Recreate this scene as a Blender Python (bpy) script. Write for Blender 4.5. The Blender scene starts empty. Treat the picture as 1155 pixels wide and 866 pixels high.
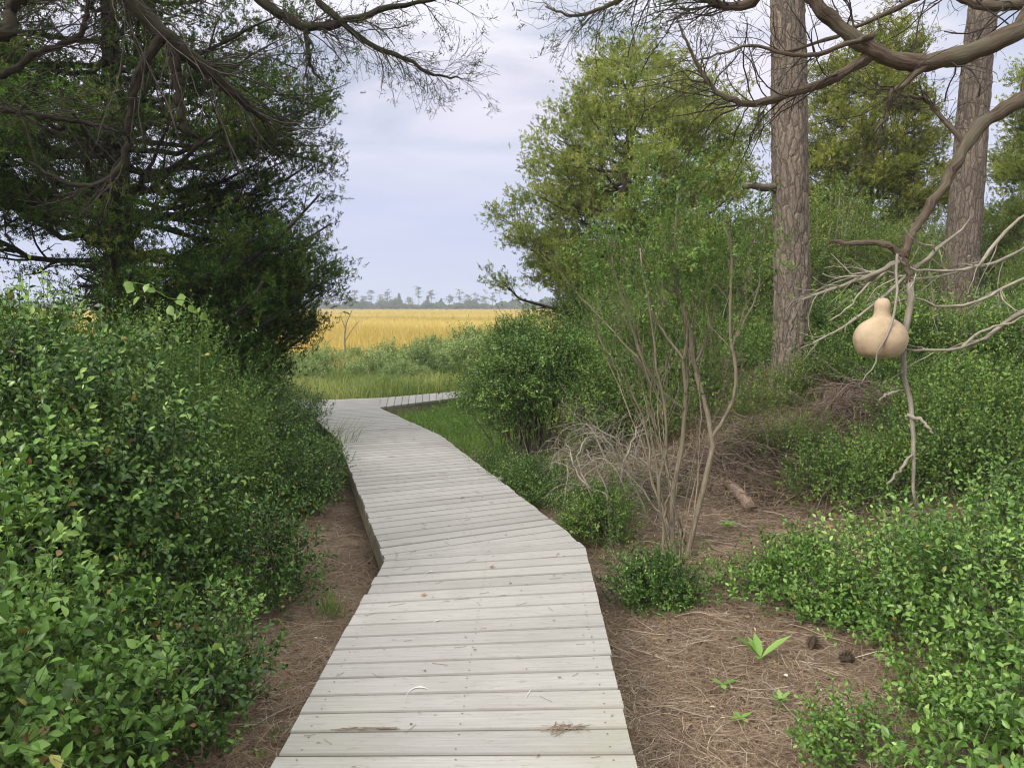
import bpy, math
import numpy as np

rng = np.random.default_rng(11)
S = bpy.context.scene
COL = S.collection
PI = math.pi

# ------------------------------------------------------------------ camera
F, PITCH, EYE = 856.0, math.radians(5.87), 1.6
cam = bpy.data.cameras.new('camera')
cam.sensor_width = 36.0
cam.lens = 36.0 * F / 1155.0
cam.clip_start, cam.clip_end = 0.05, 6000
camo = bpy.data.objects.new('camera', cam)
COL.objects.link(camo)
camo.location = (0, 0, EYE)
camo.rotation_euler = (PI / 2 - PITCH, 0, 0)
S.camera = camo


def ray(px, py):
    x, y = (px - 577.5) / F, (433.0 - py) / F
    c, s = math.cos(PITCH), math.sin(PITCH)
    return np.array([x, c + y * s, -s + y * c])


def at(px, py, Y):
    d = ray(px, py)
    return np.array([0, 0, EYE]) + d * (Y / d[1])


def atz(px, py, z=0.0):
    d = ray(px, py)
    return np.array([0, 0, EYE]) + d * ((z - EYE) / d[2])


def sm(t):
    t = np.clip(t, 0, 1)
    return t * t * (3 - 2 * t)


def gz(x, y):
    x = np.asarray(x, float); y = np.asarray(y, float)
    xw = np.interp(y, [0, 4.7, 9, 12.5, 40], [-.18, -.18, -1.35, -2.6, -2.6])
    u = x - (xw + .85)
    dune = 1.75 * sm(u / 6) * sm((y - 3.5) / 7) * (1 - sm((y - 17) / 12))
    rise = .10 * sm(u / 1.2) * (1 - sm((y - 9) / 5))
    marsh = -.27 * sm((y - 14) / 9)
    n = .018 * np.sin(x * 2.3 + 1.1 * np.sin(y * 1.3)) + .016 * np.sin(y * 3.1 + 1.7 * x) + .01 * np.sin(5.3 * x - 4.1 * y)
    n = n * (1 - sm((y - 25) / 20))
    return -.28 + dune + rise + marsh + n


def hit(px, py, zoff=0.0):
    d = ray(px, py); d = d / np.linalg.norm(d)
    t = np.linspace(.5, 60, 6000)
    p = np.array([0, 0, EYE]) + d * t[:, None]
    k = np.argmax(p[:, 2] < gz(p[:, 0], p[:, 1]) + zoff)
    return p[k]


# ------------------------------------------------------------------ object helpers
def tag(o, label=None, cat=None, group=None, kind=None):
    if label: o['label'] = label
    if cat: o['category'] = cat
    if group: o['group'] = group
    if kind: o['kind'] = kind
    return o


def empty(name, loc, label, cat, group=None, rz=0.0):
    o = bpy.data.objects.new(name, None)
    COL.objects.link(o)
    o.location = tuple(float(v) for v in loc)
    o.rotation_euler = (0, 0, rz)
    o.empty_display_size = .1
    return tag(o, label, cat, group)


def copy_thing(root, loc, rz, sc, label, cat=None, group=None):
    r = root.copy()
    COL.objects.link(r)
    r.location = tuple(float(v) for v in loc)
    r.rotation_euler = (0, 0, rz)
    r.scale = (sc, sc, sc) if np.isscalar(sc) else sc
    tag(r, label, cat, group)
    for ch in list(root.children):
        c = ch.copy(); COL.objects.link(c); c.parent = r
        for g in list(ch.children):
            e = g.copy(); COL.objects.link(e); e.parent = c
    return r


class Geo:
    def __init__(self):
        self.V, self.T, self.C, self.Fc, self.n = [], [], [], [], 0

    def add(self, V, faces, tint=0.5, tc=None, mi=0):
        V = np.asarray(V, float).reshape(-1, 3)
        m = len(V)
        if m == 0: return
        self.V.append(V)
        self.T.append(np.broadcast_to(np.asarray(tint, float), (m,)))
        self.C.append(np.zeros((m, 3)) if tc is None else np.asarray(tc, float).reshape(-1, 3))
        for f in (faces if isinstance(faces, list) else [faces]):
            f = np.asarray(f, np.int64)
            if len(f): self.Fc.append((f + self.n, mi))
        self.n += m

    def build(self, name, mats, parent=None, smooth=True, offset=None):
        me = bpy.data.meshes.new(name)
        o = bpy.data.objects.new(name, me)
        COL.objects.link(o)
        if parent is not None: o.parent = parent
        for m in (mats if isinstance(mats, (list, tuple)) else [mats]): me.materials.append(m)
        if not self.n: return o
        V = np.concatenate(self.V)
        if offset is not None: V = V - np.asarray(offset, float)
        loops = np.concatenate([f.ravel() for f, _ in self.Fc]).astype(np.int32)
        tot = np.concatenate([np.full(len(f), f.shape[1]) for f, _ in self.Fc])
        mi = np.concatenate([np.full(len(f), m) for f, m in self.Fc]).astype(np.int32)
        st = np.concatenate([[0], np.cumsum(tot)[:-1]]).astype(np.int32)
        me.vertices.add(len(V)); me.vertices.foreach_set('co', V.astype(np.float32).ravel())
        me.loops.add(len(loops)); me.loops.foreach_set('vertex_index', loops)
        me.polygons.add(len(st)); me.polygons.foreach_set('loop_start', st)
        me.polygons.foreach_set('material_index', mi)
        me.polygons.foreach_set('use_smooth', np.full(len(st), smooth, dtype=bool))
        me.update(calc_edges=True)
        me.attributes.new('tint', 'FLOAT', 'POINT').data.foreach_set('value', np.concatenate(self.T).astype(np.float32))
        me.attributes.new('tc', 'FLOAT_VECTOR', 'POINT').data.foreach_set('vector', np.concatenate(self.C).astype(np.float32).ravel())
        return o


def nrm(a):
    return a / (np.linalg.norm(a, axis=-1, keepdims=True) + 1e-9)


def rdir(n):
    return nrm(rng.normal(size=(n, 3)))


def U(a, b, n=None):
    return rng.uniform(a, b, n)


def catmull(pts, K):
    P = np.asarray(pts, float)
    P = np.vstack([2 * P[0] - P[1], P, 2 * P[-1] - P[-2]])
    n = len(P) - 3
    out = []
    for s in np.linspace(0, n - 1e-6, K):
        i = int(s); t = s - i
        a, b, c, d = P[i:i + 4]
        out.append(.5 * (2 * b + (c - a) * t + (2 * a - 5 * b + 4 * c - d) * t * t + (3 * b - a - 3 * c + d) * t ** 3))
    return np.array(out)


def tubes(g, P, R, sides=5, tint=0.5, mi=0, rough=0.0):
    P = np.asarray(P, float); R = np.asarray(R, float)
    if P.ndim == 2: P, R = P[None], R[None]
    N, K, _ = P.shape
    if N == 0: return
    T = nrm(np.gradient(P, axis=1))
    m = nrm(P[:, -1] - P[:, 0])
    ref = np.where(np.abs(m[:, 2:3]) > .8, np.array([[1., 0.13, 0]]), np.array([[.1, .05, 1.]]))[:, None, :]
    A = nrm(np.cross(T, np.broadcast_to(ref, T.shape)))
    B = np.cross(T, A)
    ang = np.arange(sides) * 2 * PI / sides
    ca, sa = np.cos(ang), np.sin(ang)
    rr = R[:, :, None] * np.ones(sides)
    if rough: rr = rr * (1 + rough * rng.normal(size=rr.shape))
    V = P[:, :, None, :] + rr[..., None] * (ca[:, None] * A[:, :, None, :] + sa[:, None] * B[:, :, None, :])
    L = np.concatenate([np.zeros((N, 1)), np.cumsum(np.linalg.norm(np.diff(P, axis=1), axis=2), axis=1)], axis=1)
    tc = np.stack([R[:, :, None] * ca + np.arange(N)[:, None, None] * .731 % 7, R[:, :, None] * sa + 0 * L[:, :, None],
                   L[:, :, None] + 0 * ca], -1)
    idx = np.arange(N * K * sides).reshape(N, K, sides)
    nx = np.roll(idx, -1, 2)
    q = np.stack([idx[:, :-1], nx[:, :-1], nx[:, 1:], idx[:, 1:]], -1).reshape(-1, 4)
    tt = np.broadcast_to(np.asarray(tint, float).reshape(-1, 1, 1) if np.ndim(tint) else tint, (N, K, sides)).ravel()
    g.add(V, q, tt, tc, mi)
    # closed tip
    tip = idx[:, -1]
    if sides > 2:
        g.Fc.append((tip + g.n - N * K * sides, mi))


def leaves(g, P, D, Nn, L, W, tint, detail=0, droop=.25, fold=.25, mi=0):
    n = len(P)
    if n == 0: return
    D = nrm(D); S_ = nrm(np.cross(D, Nn)); Nn = np.cross(S_, D)
    L = np.broadcast_to(L, (n,))[:, None]; W = np.broadcast_to(W, (n,))[:, None]
    tint = np.broadcast_to(tint, (n,))
    if detail == 0:
        up = Nn * W * fold
        m1 = P + D * L * .30; m2 = P + D * L * .68 - Nn * L * droop * .25
        V = np.stack([P, m1 + S_ * W * .42 + up * .8, m2 + S_ * W * .45 + up, P + D * L - Nn * L * droop * .6, m2 - S_ * W * .45 + up, m1 - S_ * W * .42 + up * .8], 1)
        b = np.arange(n)[:, None] * 6
        g.add(V, np.concatenate([b + [[0, 1, 2, 3]], b + [[0, 3, 4, 5]]]), np.repeat(tint, 6), mi=mi)
    elif detail == -1:
        mid = P + D * L * .5
        V = np.stack([P, mid + S_ * W * .5 + Nn * W * fold, P + D * L, mid - S_ * W * .5 + Nn * W * fold], 1)
        b = np.arange(n)[:, None] * 4
        g.add(V, np.concatenate([b + [[0, 1, 2]], b + [[0, 2, 3]]]), np.repeat(tint, 4), mi=mi)
    else:
        def pt(t, s):
            return P + D * L * t + S_ * W * s + Nn * (np.abs(s) * W * fold * 1.3 - L * droop * t * t)
        V = np.stack([pt(0, 0), pt(.28, .40), pt(.28, 0), pt(.28, -.40), pt(.62, .47), pt(.62, 0), pt(.62, -.47), pt(1, 0)], 1)
        b = np.arange(n)[:, None] * 8
        g.add(V, [np.concatenate([b + [[0, 1, 2]], b + [[0, 2, 3]], b + [[4, 7, 5]], b + [[5, 7, 6]]]),
                  np.concatenate([b + [[1, 4, 5, 2]], b + [[2, 5, 6, 3]]])], np.repeat(tint, 8), mi=mi)


def sprays(g, gt, P, D, SL, m, L, asp, tint, detail=0, up=.5, spread=.9, flat=False, droop=.25, twr=.0012, tiptint=.18):
    """leafy twigs: stems P->P+D*SL, m leaves each"""
    n = len(P)
    if n == 0: return
    D = nrm(D)
    SL = np.broadcast_to(SL, (n,))
    ref = rdir(n)
    A = nrm(np.cross(D, ref)); B = np.cross(D, A)
    t = (np.arange(m) + .6) / m
    ph = np.arange(m)[None, :] * (PI if flat else 2.4) + U(0, 6.28, n)[:, None]
    bend = nrm(rdir(n) + np.array([0, 0, .3]))[:, None, :] * (SL[:, None, None] * .18) * (t ** 2)[None, :, None]
    base = P[:, None, :] + D[:, None, :] * (SL[:, None] * t)[..., None] + bend
    out = np.cos(ph)[..., None] * A[:, None, :] + np.sin(ph)[..., None] * B[:, None, :]
    op = (1 - .75 * t ** 2)[None, :, None]
    dr = D[:, None, :] * .55 + out * spread * op + np.array([0, 0, .12]) + .25 * rng.normal(size=(n, m, 3))
    Nn = D[:, None, :] * .8 - out * .5 + np.array([0, 0, up]) + .3 * rng.normal(size=(n, m, 3))
    ll = L * U(.68, 1.18, n)[:, None] * U(.65, 1.1, (n, m)) * (1 - .25 * (t ** 3))[None, :]
    tt = (np.broadcast_to(tint, (n,))[:, None] + tiptint * (t ** 2)[None, :] + .13 * rng.normal(size=(n, m)))
    leaves(g, base.reshape(-1, 3), dr.reshape(-1, 3), Nn.reshape(-1, 3), ll.ravel(), (ll * asp * U(.85, 1.15, (n, m))).ravel(),
           np.where(U(0, 1, (n, m)) < .014, U(.95, 1, (n, m)), np.clip(tt, 0, .92)).ravel(), detail, droop)
    if gt is not None:
        Pp = np.stack([P, P + D * SL[:, None] * .5 + bend[:, m // 2], P + D * SL[:, None] * .97 + bend[:, -1]], 1)
        tubes(gt, Pp, np.stack([np.full(n, twr * 1.5), np.full(n, twr), np.full(n, twr * .6)], 1), 3, tint=U(.0, .25, n))


def grow(P, R, n, lr, angle=(.5, 1.0), grav=0.0, K=6, gnarl=.25, t0=.2, rs=.5, t1=1.0, keep=.6, lenfall=.5, up=None):
    """n side twigs off parent polylines P(N,K,3)"""
    N, Kp, _ = P.shape
    plen = np.linalg.norm(np.diff(P, axis=1), axis=2).sum(1)
    i = rng.choice(N, n, p=plen / plen.sum())
    t = U(t0, t1, n)
    s = t * (Kp - 1); k = np.minimum(s.astype(int), Kp - 2); f = (s - k)[:, None]
    p0 = P[i, k] * (1 - f) + P[i, k + 1] * f
    tan = nrm(P[i, k + 1] - P[i, k])
    r0 = (R[i, k] * (1 - f[:, 0]) + R[i, k + 1] * f[:, 0]) * rs * U(.6, 1, n)
    perp = nrm(np.cross(tan, rdir(n)))
    if up is not None: perp = nrm(perp + np.asarray(up))
    a = U(angle[0], angle[1], n)[:, None]
    d = tan * np.cos(a) + perp * np.sin(a)
    ln = U(lr[0], lr[1], n) * (1 - lenfall * t)
    st = (ln / (K - 1))[:, None]
    out = [p0]
    for j in range(K - 1):
        d = nrm(d + gnarl * rng.normal(size=(n, 3)) + np.array([0, 0, grav]))
        out.append(out[-1] + d * st)
    Pn = np.stack(out, 1)
    Rn = r0[:, None] * np.linspace(1, .35, K)[None, :]
    return Pn, Rn


# ------------------------------------------------------------------ materials
def mat(name):
    m = bpy.data.materials.new(name)
    m.use_nodes = True
    nt = m.node_tree
    b = nt.nodes['Principled BSDF']
    return m, nt, b


def nd(nt, t, **kw):
    n = nt.nodes.new(t)
    for k, v in kw.items():
        if k in n.inputs: n.inputs[k].default_value = v
        else: setattr(n, k, v)
    return n


def ramp(nt, stops, fac=None):
    r = nt.nodes.new('ShaderNodeValToRGB')
    e = r.color_ramp.elements
    while len(e) > 1: e.remove(e[0])
    e[0].position = stops[0][0]; e[0].color = (*stops[0][1], 1)
    for p, c in stops[1:]:
        x = e.new(p); x.color = (*c, 1)
    if fac is not None: nt.links.new(fac, r.inputs[0])
    return r


def attr(nt, name):
    a = nt.nodes.new('ShaderNodeAttribute'); a.attribute_name = name
    return a


def mixc(nt, fac, a, b, mode='MIX'):
    m = nt.nodes.new('ShaderNodeMix'); m.data_type = 'RGBA'; m.blend_type = mode
    for s, v in ((m.inputs[0], fac), (m.inputs[6], a), (m.inputs[7], b)):
        if hasattr(v, 'is_linked'): nt.links.new(v, s)
        elif np.isscalar(v): s.default_value = v
        else: s.default_value = (*v, 1)
    return m.outputs[2]


def leaf_mat(name, stops, rough=.45, trans=.3, spec=.5, brown=0.0):
    m, nt, b = mat(name)
    a = attr(nt, 'tint')
    if brown: stops = [(p * .93, c) for p, c in stops] + [(.965, (.30, .24, .05)), (1, (.17, .085, .04))]
    r = ramp(nt, stops, a.outputs['Fac'])
    b.inputs['Roughness'].default_value = rough
    b.inputs['Specular IOR Level'].default_value = spec
    nt.links.new(r.outputs[0], b.inputs['Base Color'])
    t = nd(nt, 'ShaderNodeBsdfTranslucent')
    tcol = mixc(nt, 1.0, r.outputs[0], (1.0, 1.0, .62), 'MULTIPLY')
    nt.links.new(tcol, t.inputs[0])
    mx = nd(nt, 'ShaderNodeMixShader'); mx.inputs[0].default_value = trans
    nt.links.new(b.outputs[0], mx.inputs[1]); nt.links.new(t.outputs[0], mx.inputs[2])
    nt.links.new(mx.outputs[0], nt.nodes['Material Output'].inputs[0])
    return m


M = {}
M['glossy'] = leaf_mat('glossy_leaf', [(0, (.022, .045, .010)), (.35, (.055, .122, .020)), (.65, (.115, .215, .038)), (1, (.26, .38, .085))], .30, .16, .38, brown=1)
M['glossy_light'] = leaf_mat('bright_leaf', [(0, (.045, .085, .018)), (.4, (.105, .21, .036)), (.7, (.175, .31, .060)), (1, (.31, .44, .12))], .34, .2, .38, brown=1)
M['myrtle'] = leaf_mat('myrtle_leaf', [(0, (.045, .09, .022)), (.5, (.125, .225, .048)), (1, (.28, .39, .10))], .5, .38, .3, brown=1)
M['dune_leaf'] = leaf_mat('dune_shrub_leaf', [(0, (.07, .115, .028)), (.45, (.135, .215, .05)), (.8, (.23, .31, .08)), (1, (.36, .38, .12))], .6, .38, .3, brown=1)
M['marsh_leaf'] = leaf_mat('marsh_shrub_leaf', [(0, (.10, .15, .055)), (.5, (.22, .31, .12)), (1, (.42, .49, .23))], .7, .35, .2)
M['cedar_shaded'] = leaf_mat('shaded_cedar_leaf', [(0, (.018, .032, .010)), (.45, (.045, .085, .018)), (.85, (.11, .20, .035)), (1, (.14, .075, .03))], .7, .24, .06)  # green kept extra dark: shade on the left cedars is put into the colour
M['cedar_olive'] = leaf_mat('olive_cedar_leaf', [(0, (.095, .135, .035)), (.5, (.255, .315, .08)), (.9, (.43, .47, .14)), (1, (.36, .26, .08))], .65, .42, .15)
M['cedar_gold'] = leaf_mat('yellow_cedar_leaf', [(0, (.075, .105, .022)), (.5, (.215, .255, .05)), (.9, (.38, .40, .085)), (1, (.36, .22, .06))], .65, .36, .25)
M['pine_leaf'] = leaf_mat('pine_needle', [(0, (.03, .045, .015)), (1, (.08, .11, .03))], .55, .2)
M['gold_grass'] = leaf_mat('golden_grass', [(0, (.33, .265, .07)), (.5, (.50, .385, .115)), (1, (.60, .49, .18))], .7, .3)
M['dry_grass'] = leaf_mat('dry_grass', [(0, (.10, .075, .045)), (.5, (.27, .20, .12)), (.85, (.42, .35, .22)), (1, (.22, .24, .09))], .7, .25)
M['reed'] = leaf_mat('reed_grass', [(0, (.11, .17, .04)), (.5, (.22, .285, .08)), (1, (.42, .42, .17))], .6, .35, .25)
M['weed'] = leaf_mat('weed_leaf', [(0, (.09, .17, .03)), (.5, (.19, .33, .06)), (1, (.32, .46, .12))], .5, .35)
M['far_leaf'] = leaf_mat('far_leaf', [(0, (.05, .075, .03)), (1, (.13, .18, .07))], .8, .15)
M['straw'] = leaf_mat('pine_straw', [(0, (.09, .05, .035)), (.3, (.195, .128, .08)), (.6, (.33, .24, .16)), (.85, (.50, .405, .29)), (1, (.62, .54, .45))], .7, .1)
M['dry_leaf'] = leaf_mat('dry_leaf', [(0, (.20, .09, .04)), (.5, (.36, .18, .08)), (1, (.55, .42, .14))], .6, .25)


def bark(name, c0, c1, c2, zs=.22, sc=60, bump=.6, moss=None):
    m, nt, b = mat(name)
    a = attr(nt, 'tc'); t = attr(nt, 'tint')
    mp = nd(nt, 'ShaderNodeMapping'); mp.inputs['Scale'].default_value = (1, 1, zs)
    nt.links.new(a.outputs['Vector'], mp.inputs[0])
    n1 = nd(nt, 'ShaderNodeTexNoise', Scale=sc, Detail=6.0, Roughness=.65)
    nt.links.new(mp.outputs[0], n1.inputs['Vector'])
    r = ramp(nt, [(.28, c0), (.5, c1), (.75, c2)], n1.outputs[0])
    n2 = nd(nt, 'ShaderNodeTexNoise', Scale=4.0, Detail=3.0)
    nt.links.new(a.outputs['Vector'], n2.inputs['Vector'])
    col = r.outputs[0]
    if moss:
        mr = ramp(nt, [(.45, (0, 0, 0)), (.65, (1, 1, 1))], n2.outputs[0])
        col = mixc(nt, mr.outputs[0], col, moss)
    tr = ramp(nt, [(0, (.6, .6, .6)), (1, (1.35, 1.35, 1.35))], t.outputs['Fac'])
    col = mixc(nt, 1.0, col, tr.outputs[0], 'MULTIPLY')
    nt.links.new(col, b.inputs['Base Color'])
    b.inputs['Roughness'].default_value = .85
    b.inputs['Specular IOR Level'].default_value = .06
    bp = nd(nt, 'ShaderNodeBump', Strength=bump, Distance=.01)
    nt.links.new(n1.outputs[0], bp.inputs['Height']); nt.links.new(bp.outputs[0], b.inputs['Normal'])
    return m


M['cedar_bark'] = bark('cedar_bark', (.05, .038, .03), (.12, .095, .075), (.21, .18, .15))
M['dark_bark'] = bark('dark_cedar_bark', (.016, .013, .010), (.038, .031, .025), (.08, .067, .055), moss=(.045, .046, .026))
M['limb_bark'] = bark('limb_bark', (.035, .025, .018), (.10, .074, .054), (.20, .155, .12), zs=.08, sc=90, bump=1.0, moss=(.12, .11, .075))
M['twig_dark'] = bark('dark_twig', (.028, .022, .019), (.055, .045, .039), (.11, .093, .083))
M['twig_pale'] = bark('pale_twig', (.15, .13, .10), (.27, .24, .19), (.42, .38, .32))
M['stem_tan'] = bark('tan_stem', (.10, .078, .055), (.20, .162, .12), (.33, .28, .22), moss=(.19, .17, .11))
M['brush'] = bark('dead_brush', (.07, .05, .04), (.17, .125, .10), (.30, .24, .20))
M['log'] = bark('log_bark', (.12, .08, .06), (.25, .18, .14), (.36, .28, .22))


def pine_bark():
    m, nt, b = mat('pine_bark')
    a = attr(nt, 'tc')
    nz = nd(nt, 'ShaderNodeTexNoise', Scale=9.0, Detail=4.0)
    nt.links.new(a.outputs['Vector'], nz.inputs['Vector'])
    wv = nd(nt, 'ShaderNodeVectorMath', operation='MULTIPLY_ADD')
    nt.links.new(nz.outputs['Color'], wv.inputs[0]); wv.inputs[1].default_value = (.05, .05, .22)
    nt.links.new(a.outputs['Vector'], wv.inputs[2])
    mp = nd(nt, 'ShaderNodeMapping'); mp.inputs['Scale'].default_value = (1, 1, .26)
    nt.links.new(wv.outputs[0], mp.inputs[0])
    v = nd(nt, 'ShaderNodeTexVoronoi', feature='DISTANCE_TO_EDGE', Scale=16.0)
    nt.links.new(mp.outputs[0], v.inputs['Vector'])
    vc = nd(nt, 'ShaderNodeTexVoronoi', feature='F1', Scale=16.0)
    nt.links.new(mp.outputs[0], vc.inputs['Vector'])
    fine = nd(nt, 'ShaderNodeTexNoise', Scale=70.0, Detail=6.0, Roughness=.7)
    mp2 = nd(nt, 'ShaderNodeMapping'); mp2.inputs['Scale'].default_value = (1, 1, .35)
    nt.links.new(a.outputs['Vector'], mp2.inputs[0]); nt.links.new(mp2.outputs[0], fine.inputs['Vector'])
    plate = ramp(nt, [(.3, (.078, .062, .050)), (.5, (.168, .140, .114)), (.75, (.30, .262, .222))], fine.outputs[0])
    var = nd(nt, 'ShaderNodeSeparateColor'); nt.links.new(vc.outputs['Color'], var.inputs[0])
    pv = ramp(nt, [(0, (.75, .73, .72)), (1, (1.2, 1.16, 1.1))], var.outputs[0])
    col = mixc(nt, 1.0, plate.outputs[0], pv.outputs[0], 'MULTIPLY')
    cr = ramp(nt, [(.0, (0, 0, 0)), (.03, (.45, .45, .45)), (.09, (1, 1, 1))], v.outputs['Distance'])
    col = mixc(nt, cr.outputs[0], (.09, .07, .057), col)
    nt.links.new(col, b.inputs['Base Color'])
    b.inputs['Roughness'].default_value = .9
    b.inputs['Specular IOR Level'].default_value = .15
    hr = ramp(nt, [(0, (0, 0, 0)), (.16, (.8, .8, .8)), (.5, (1, 1, 1))], v.outputs['Distance'])
    ad = nd(nt, 'ShaderNodeMath', operation='MULTIPLY_ADD')
    nt.links.new(fine.outputs[0], ad.inputs[0]); ad.inputs[1].default_value = .35; nt.links.new(hr.outputs[0], ad.inputs[2])
    bp = nd(nt, 'ShaderNodeBump', Strength=.9, Distance=.014)
    nt.links.new(ad.outputs[0], bp.inputs['Height']); nt.links.new(bp.outputs[0], b.inputs['Normal'])
    return m


M['pine_bark'] = pine_bark()


def plank_mat():
    m, nt, b = mat('weathered_plank')
    a = attr(nt, 'tc'); t = attr(nt, 'tint'); geo = nd(nt, 'ShaderNodeNewGeometry')
    mp = nd(nt, 'ShaderNodeMapping'); mp.inputs['Scale'].default_value = (1.2, 26, 1)
    nt.links.new(a.outputs['Vector'], mp.inputs[0])
    gr = nd(nt, 'ShaderNodeTexNoise', Scale=3.0, Detail=7.0, Roughness=.65)
    nt.links.new(mp.outputs[0], gr.inputs['Vector'])
    base = ramp(nt, [(.25, (.265, .252, .240)), (.5, (.322, .308, .294)), (.75, (.375, .361, .346))], gr.outputs[0])
    tv = ramp(nt, [(0, (.86, .85, .835)), (.5, (.98, .97, .955)), (1, (1.07, 1.06, 1.04))], t.outputs['Fac'])
    col = mixc(nt, 1.0, base.outputs[0], tv.outputs[0], 'MULTIPLY')
    # broad mottled dirt, running across several boards
    d1 = nd(nt, 'ShaderNodeTexNoise', Scale=2.2, Detail=5.0, Roughness=.6)
    nt.links.new(geo.outputs['Position'], d1.inputs['Vector'])
    dr = ramp(nt, [(.48, (0, 0, 0)), (.75, (.42, .42, .42))], d1.outputs[0])
    col = mixc(nt, dr.outputs[0], col, (.23, .215, .19))
    d2 = nd(nt, 'ShaderNodeTexNoise', Scale=42.0, Detail=4.0, Roughness=.7)
    mp2 = nd(nt, 'ShaderNodeMapping'); mp2.inputs['Scale'].default_value = (.35, 1, 1)
    nt.links.new(geo.outputs['Position'], mp2.inputs[0]); nt.links.new(mp2.outputs[0], d2.inputs['Vector'])
    dk = ramp(nt, [(.57, (0, 0, 0)), (.70, (.65, .65, .65))], d2.outputs[0])
    col = mixc(nt, dk.outputs[0], col, (.20, .18, .155))
    sz = nd(nt, 'ShaderNodeSeparateXYZ'); nt.links.new(a.outputs['Vector'], sz.inputs[0])
    ez = nd(nt, 'ShaderNodeMath', operation='PINGPONG'); nt.links.new(sz.outputs[2], ez.inputs[0]); ez.inputs[1].default_value = .5
    en = nd(nt, 'ShaderNodeMath', operation='MULTIPLY_ADD'); nt.links.new(d1.outputs[0], en.inputs[0]); en.inputs[1].default_value = -.06; nt.links.new(ez.outputs[0], en.inputs[2])
    er = ramp(nt, [(0, (.55, .55, .55)), (.02, (.25, .25, .25)), (.06, (0, 0, 0))], en.outputs[0])
    col = mixc(nt, er.outputs[0], col, (.15, .135, .115))
    # algae near the ends of the closest boards
    sx = nd(nt, 'ShaderNodeSeparateXYZ'); nt.links.new(geo.outputs['Position'], sx.inputs[0])
    al = nd(nt, 'ShaderNodeTexNoise', Scale=1.9, Detail=4.0)
    nt.links.new(geo.outputs['Position'], al.inputs['Vector'])
    ax = nd(nt, 'ShaderNodeMath', operation='ADD'); nt.links.new(sx.outputs[0], ax.inputs[0]); ax.inputs[1].default_value = .2
    ab = nd(nt, 'ShaderNodeMath', operation='ABSOLUTE'); nt.links.new(ax.outputs[0], ab.inputs[0])
    e1 = nd(nt, 'ShaderNodeMapRange'); nt.links.new(ab.outputs[0], e1.inputs[0])
    e1.inputs[1].default_value = .2; e1.inputs[2].default_value = .65
    e2 = nd(nt, 'ShaderNodeMapRange'); nt.links.new(sx.outputs[1], e2.inputs[0])
    e2.inputs[1].default_value = 3.1; e2.inputs[2].default_value = 2.5
    e3 = nd(nt, 'ShaderNodeMapRange'); nt.links.new(al.outputs[0], e3.inputs[0])
    e3.inputs[1].default_value = .35; e3.inputs[2].default_value = .65; e3.inputs[4].default_value = .75
    p1 = nd(nt, 'ShaderNodeMath', operation='MULTIPLY'); nt.links.new(e1.outputs[0], p1.inputs[0]); nt.links.new(e2.outputs[0], p1.inputs[1])
    p2 = nd(nt, 'ShaderNodeMath', operation='MULTIPLY'); nt.links.new(p1.outputs[0], p2.inputs[0]); nt.links.new(e3.outputs[0], p2.inputs[1])
    col = mixc(nt, p2.outputs[0], col, (.30, .295, .18))
    nt.links.new(col, b.inputs['Base Color'])
    b.inputs['Roughness'].default_value = .7
    b.inputs['Specular IOR Level'].default_value = .3
    bp = nd(nt, 'ShaderNodeBump', Strength=.35, Distance=.004)
    nt.links.new(gr.outputs[0], bp.inputs['Height']); nt.links.new(bp.outputs[0], b.inputs['Normal'])
    return m


M['plank'] = plank_mat()


def plain(name, c, rough=.7, c2=None, sc=8.0, metal=0.0, spec=.3):
    m, nt, b = mat(name)
    b.inputs['Roughness'].default_value = rough
    b.inputs['Metallic'].default_value = metal
    b.inputs['Specular IOR Level'].default_value = spec
    if c2 is None: b.inputs['Base Color'].default_value = (*c, 1)
    else:
        tcn = nd(nt, 'ShaderNodeTexCoord')
        n = nd(nt, 'ShaderNodeTexNoise', Scale=sc, Detail=5.0)
        nt.links.new(tcn.outputs['Object'], n.inputs['Vector'])
        r = ramp(nt, [(.3, c), (.7, c2)], n.outputs[0])
        nt.links.new(r.outputs[0], b.inputs['Base Color'])
        bp = nd(nt, 'ShaderNodeBump', Strength=.15, Distance=.01)
        nt.links.new(n.outputs[0], bp.inputs['Height']); nt.links.new(bp.outputs[0], b.inputs['Normal'])
    return m


M['beam'] = plain('treated_beam', (.16, .14, .10), .8, (.30, .26, .19), 14)
M['screw'] = plain('rusty_screw', (.10, .08, .07), .6)
M['white_mark'] = plain('white_dropping', (.44, .43, .41), .9, (.62, .62, .60), 90)
M['wire'] = plain('steel_wire', (.25, .24, .22), .4, metal=.8)
M['shingle'] = plain('grey_shingle', (.12, .125, .14), .8, (.19, .195, .21), 6)
M['siding'] = plain('pale_blue_grey_siding', (.22, .26, .31), .7, (.28, .32, .37), 3)
M['cone'] = plain('pine_cone', (.10, .07, .05), .8, (.24, .18, .13), 40)
M['bone'] = plain('white_shell', (.75, .72, .68), .5, (.62, .55, .48), 20)
M['pink'] = plain('pink_clay', (.62, .38, .30), .7, (.50, .28, .2), 20)


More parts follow.
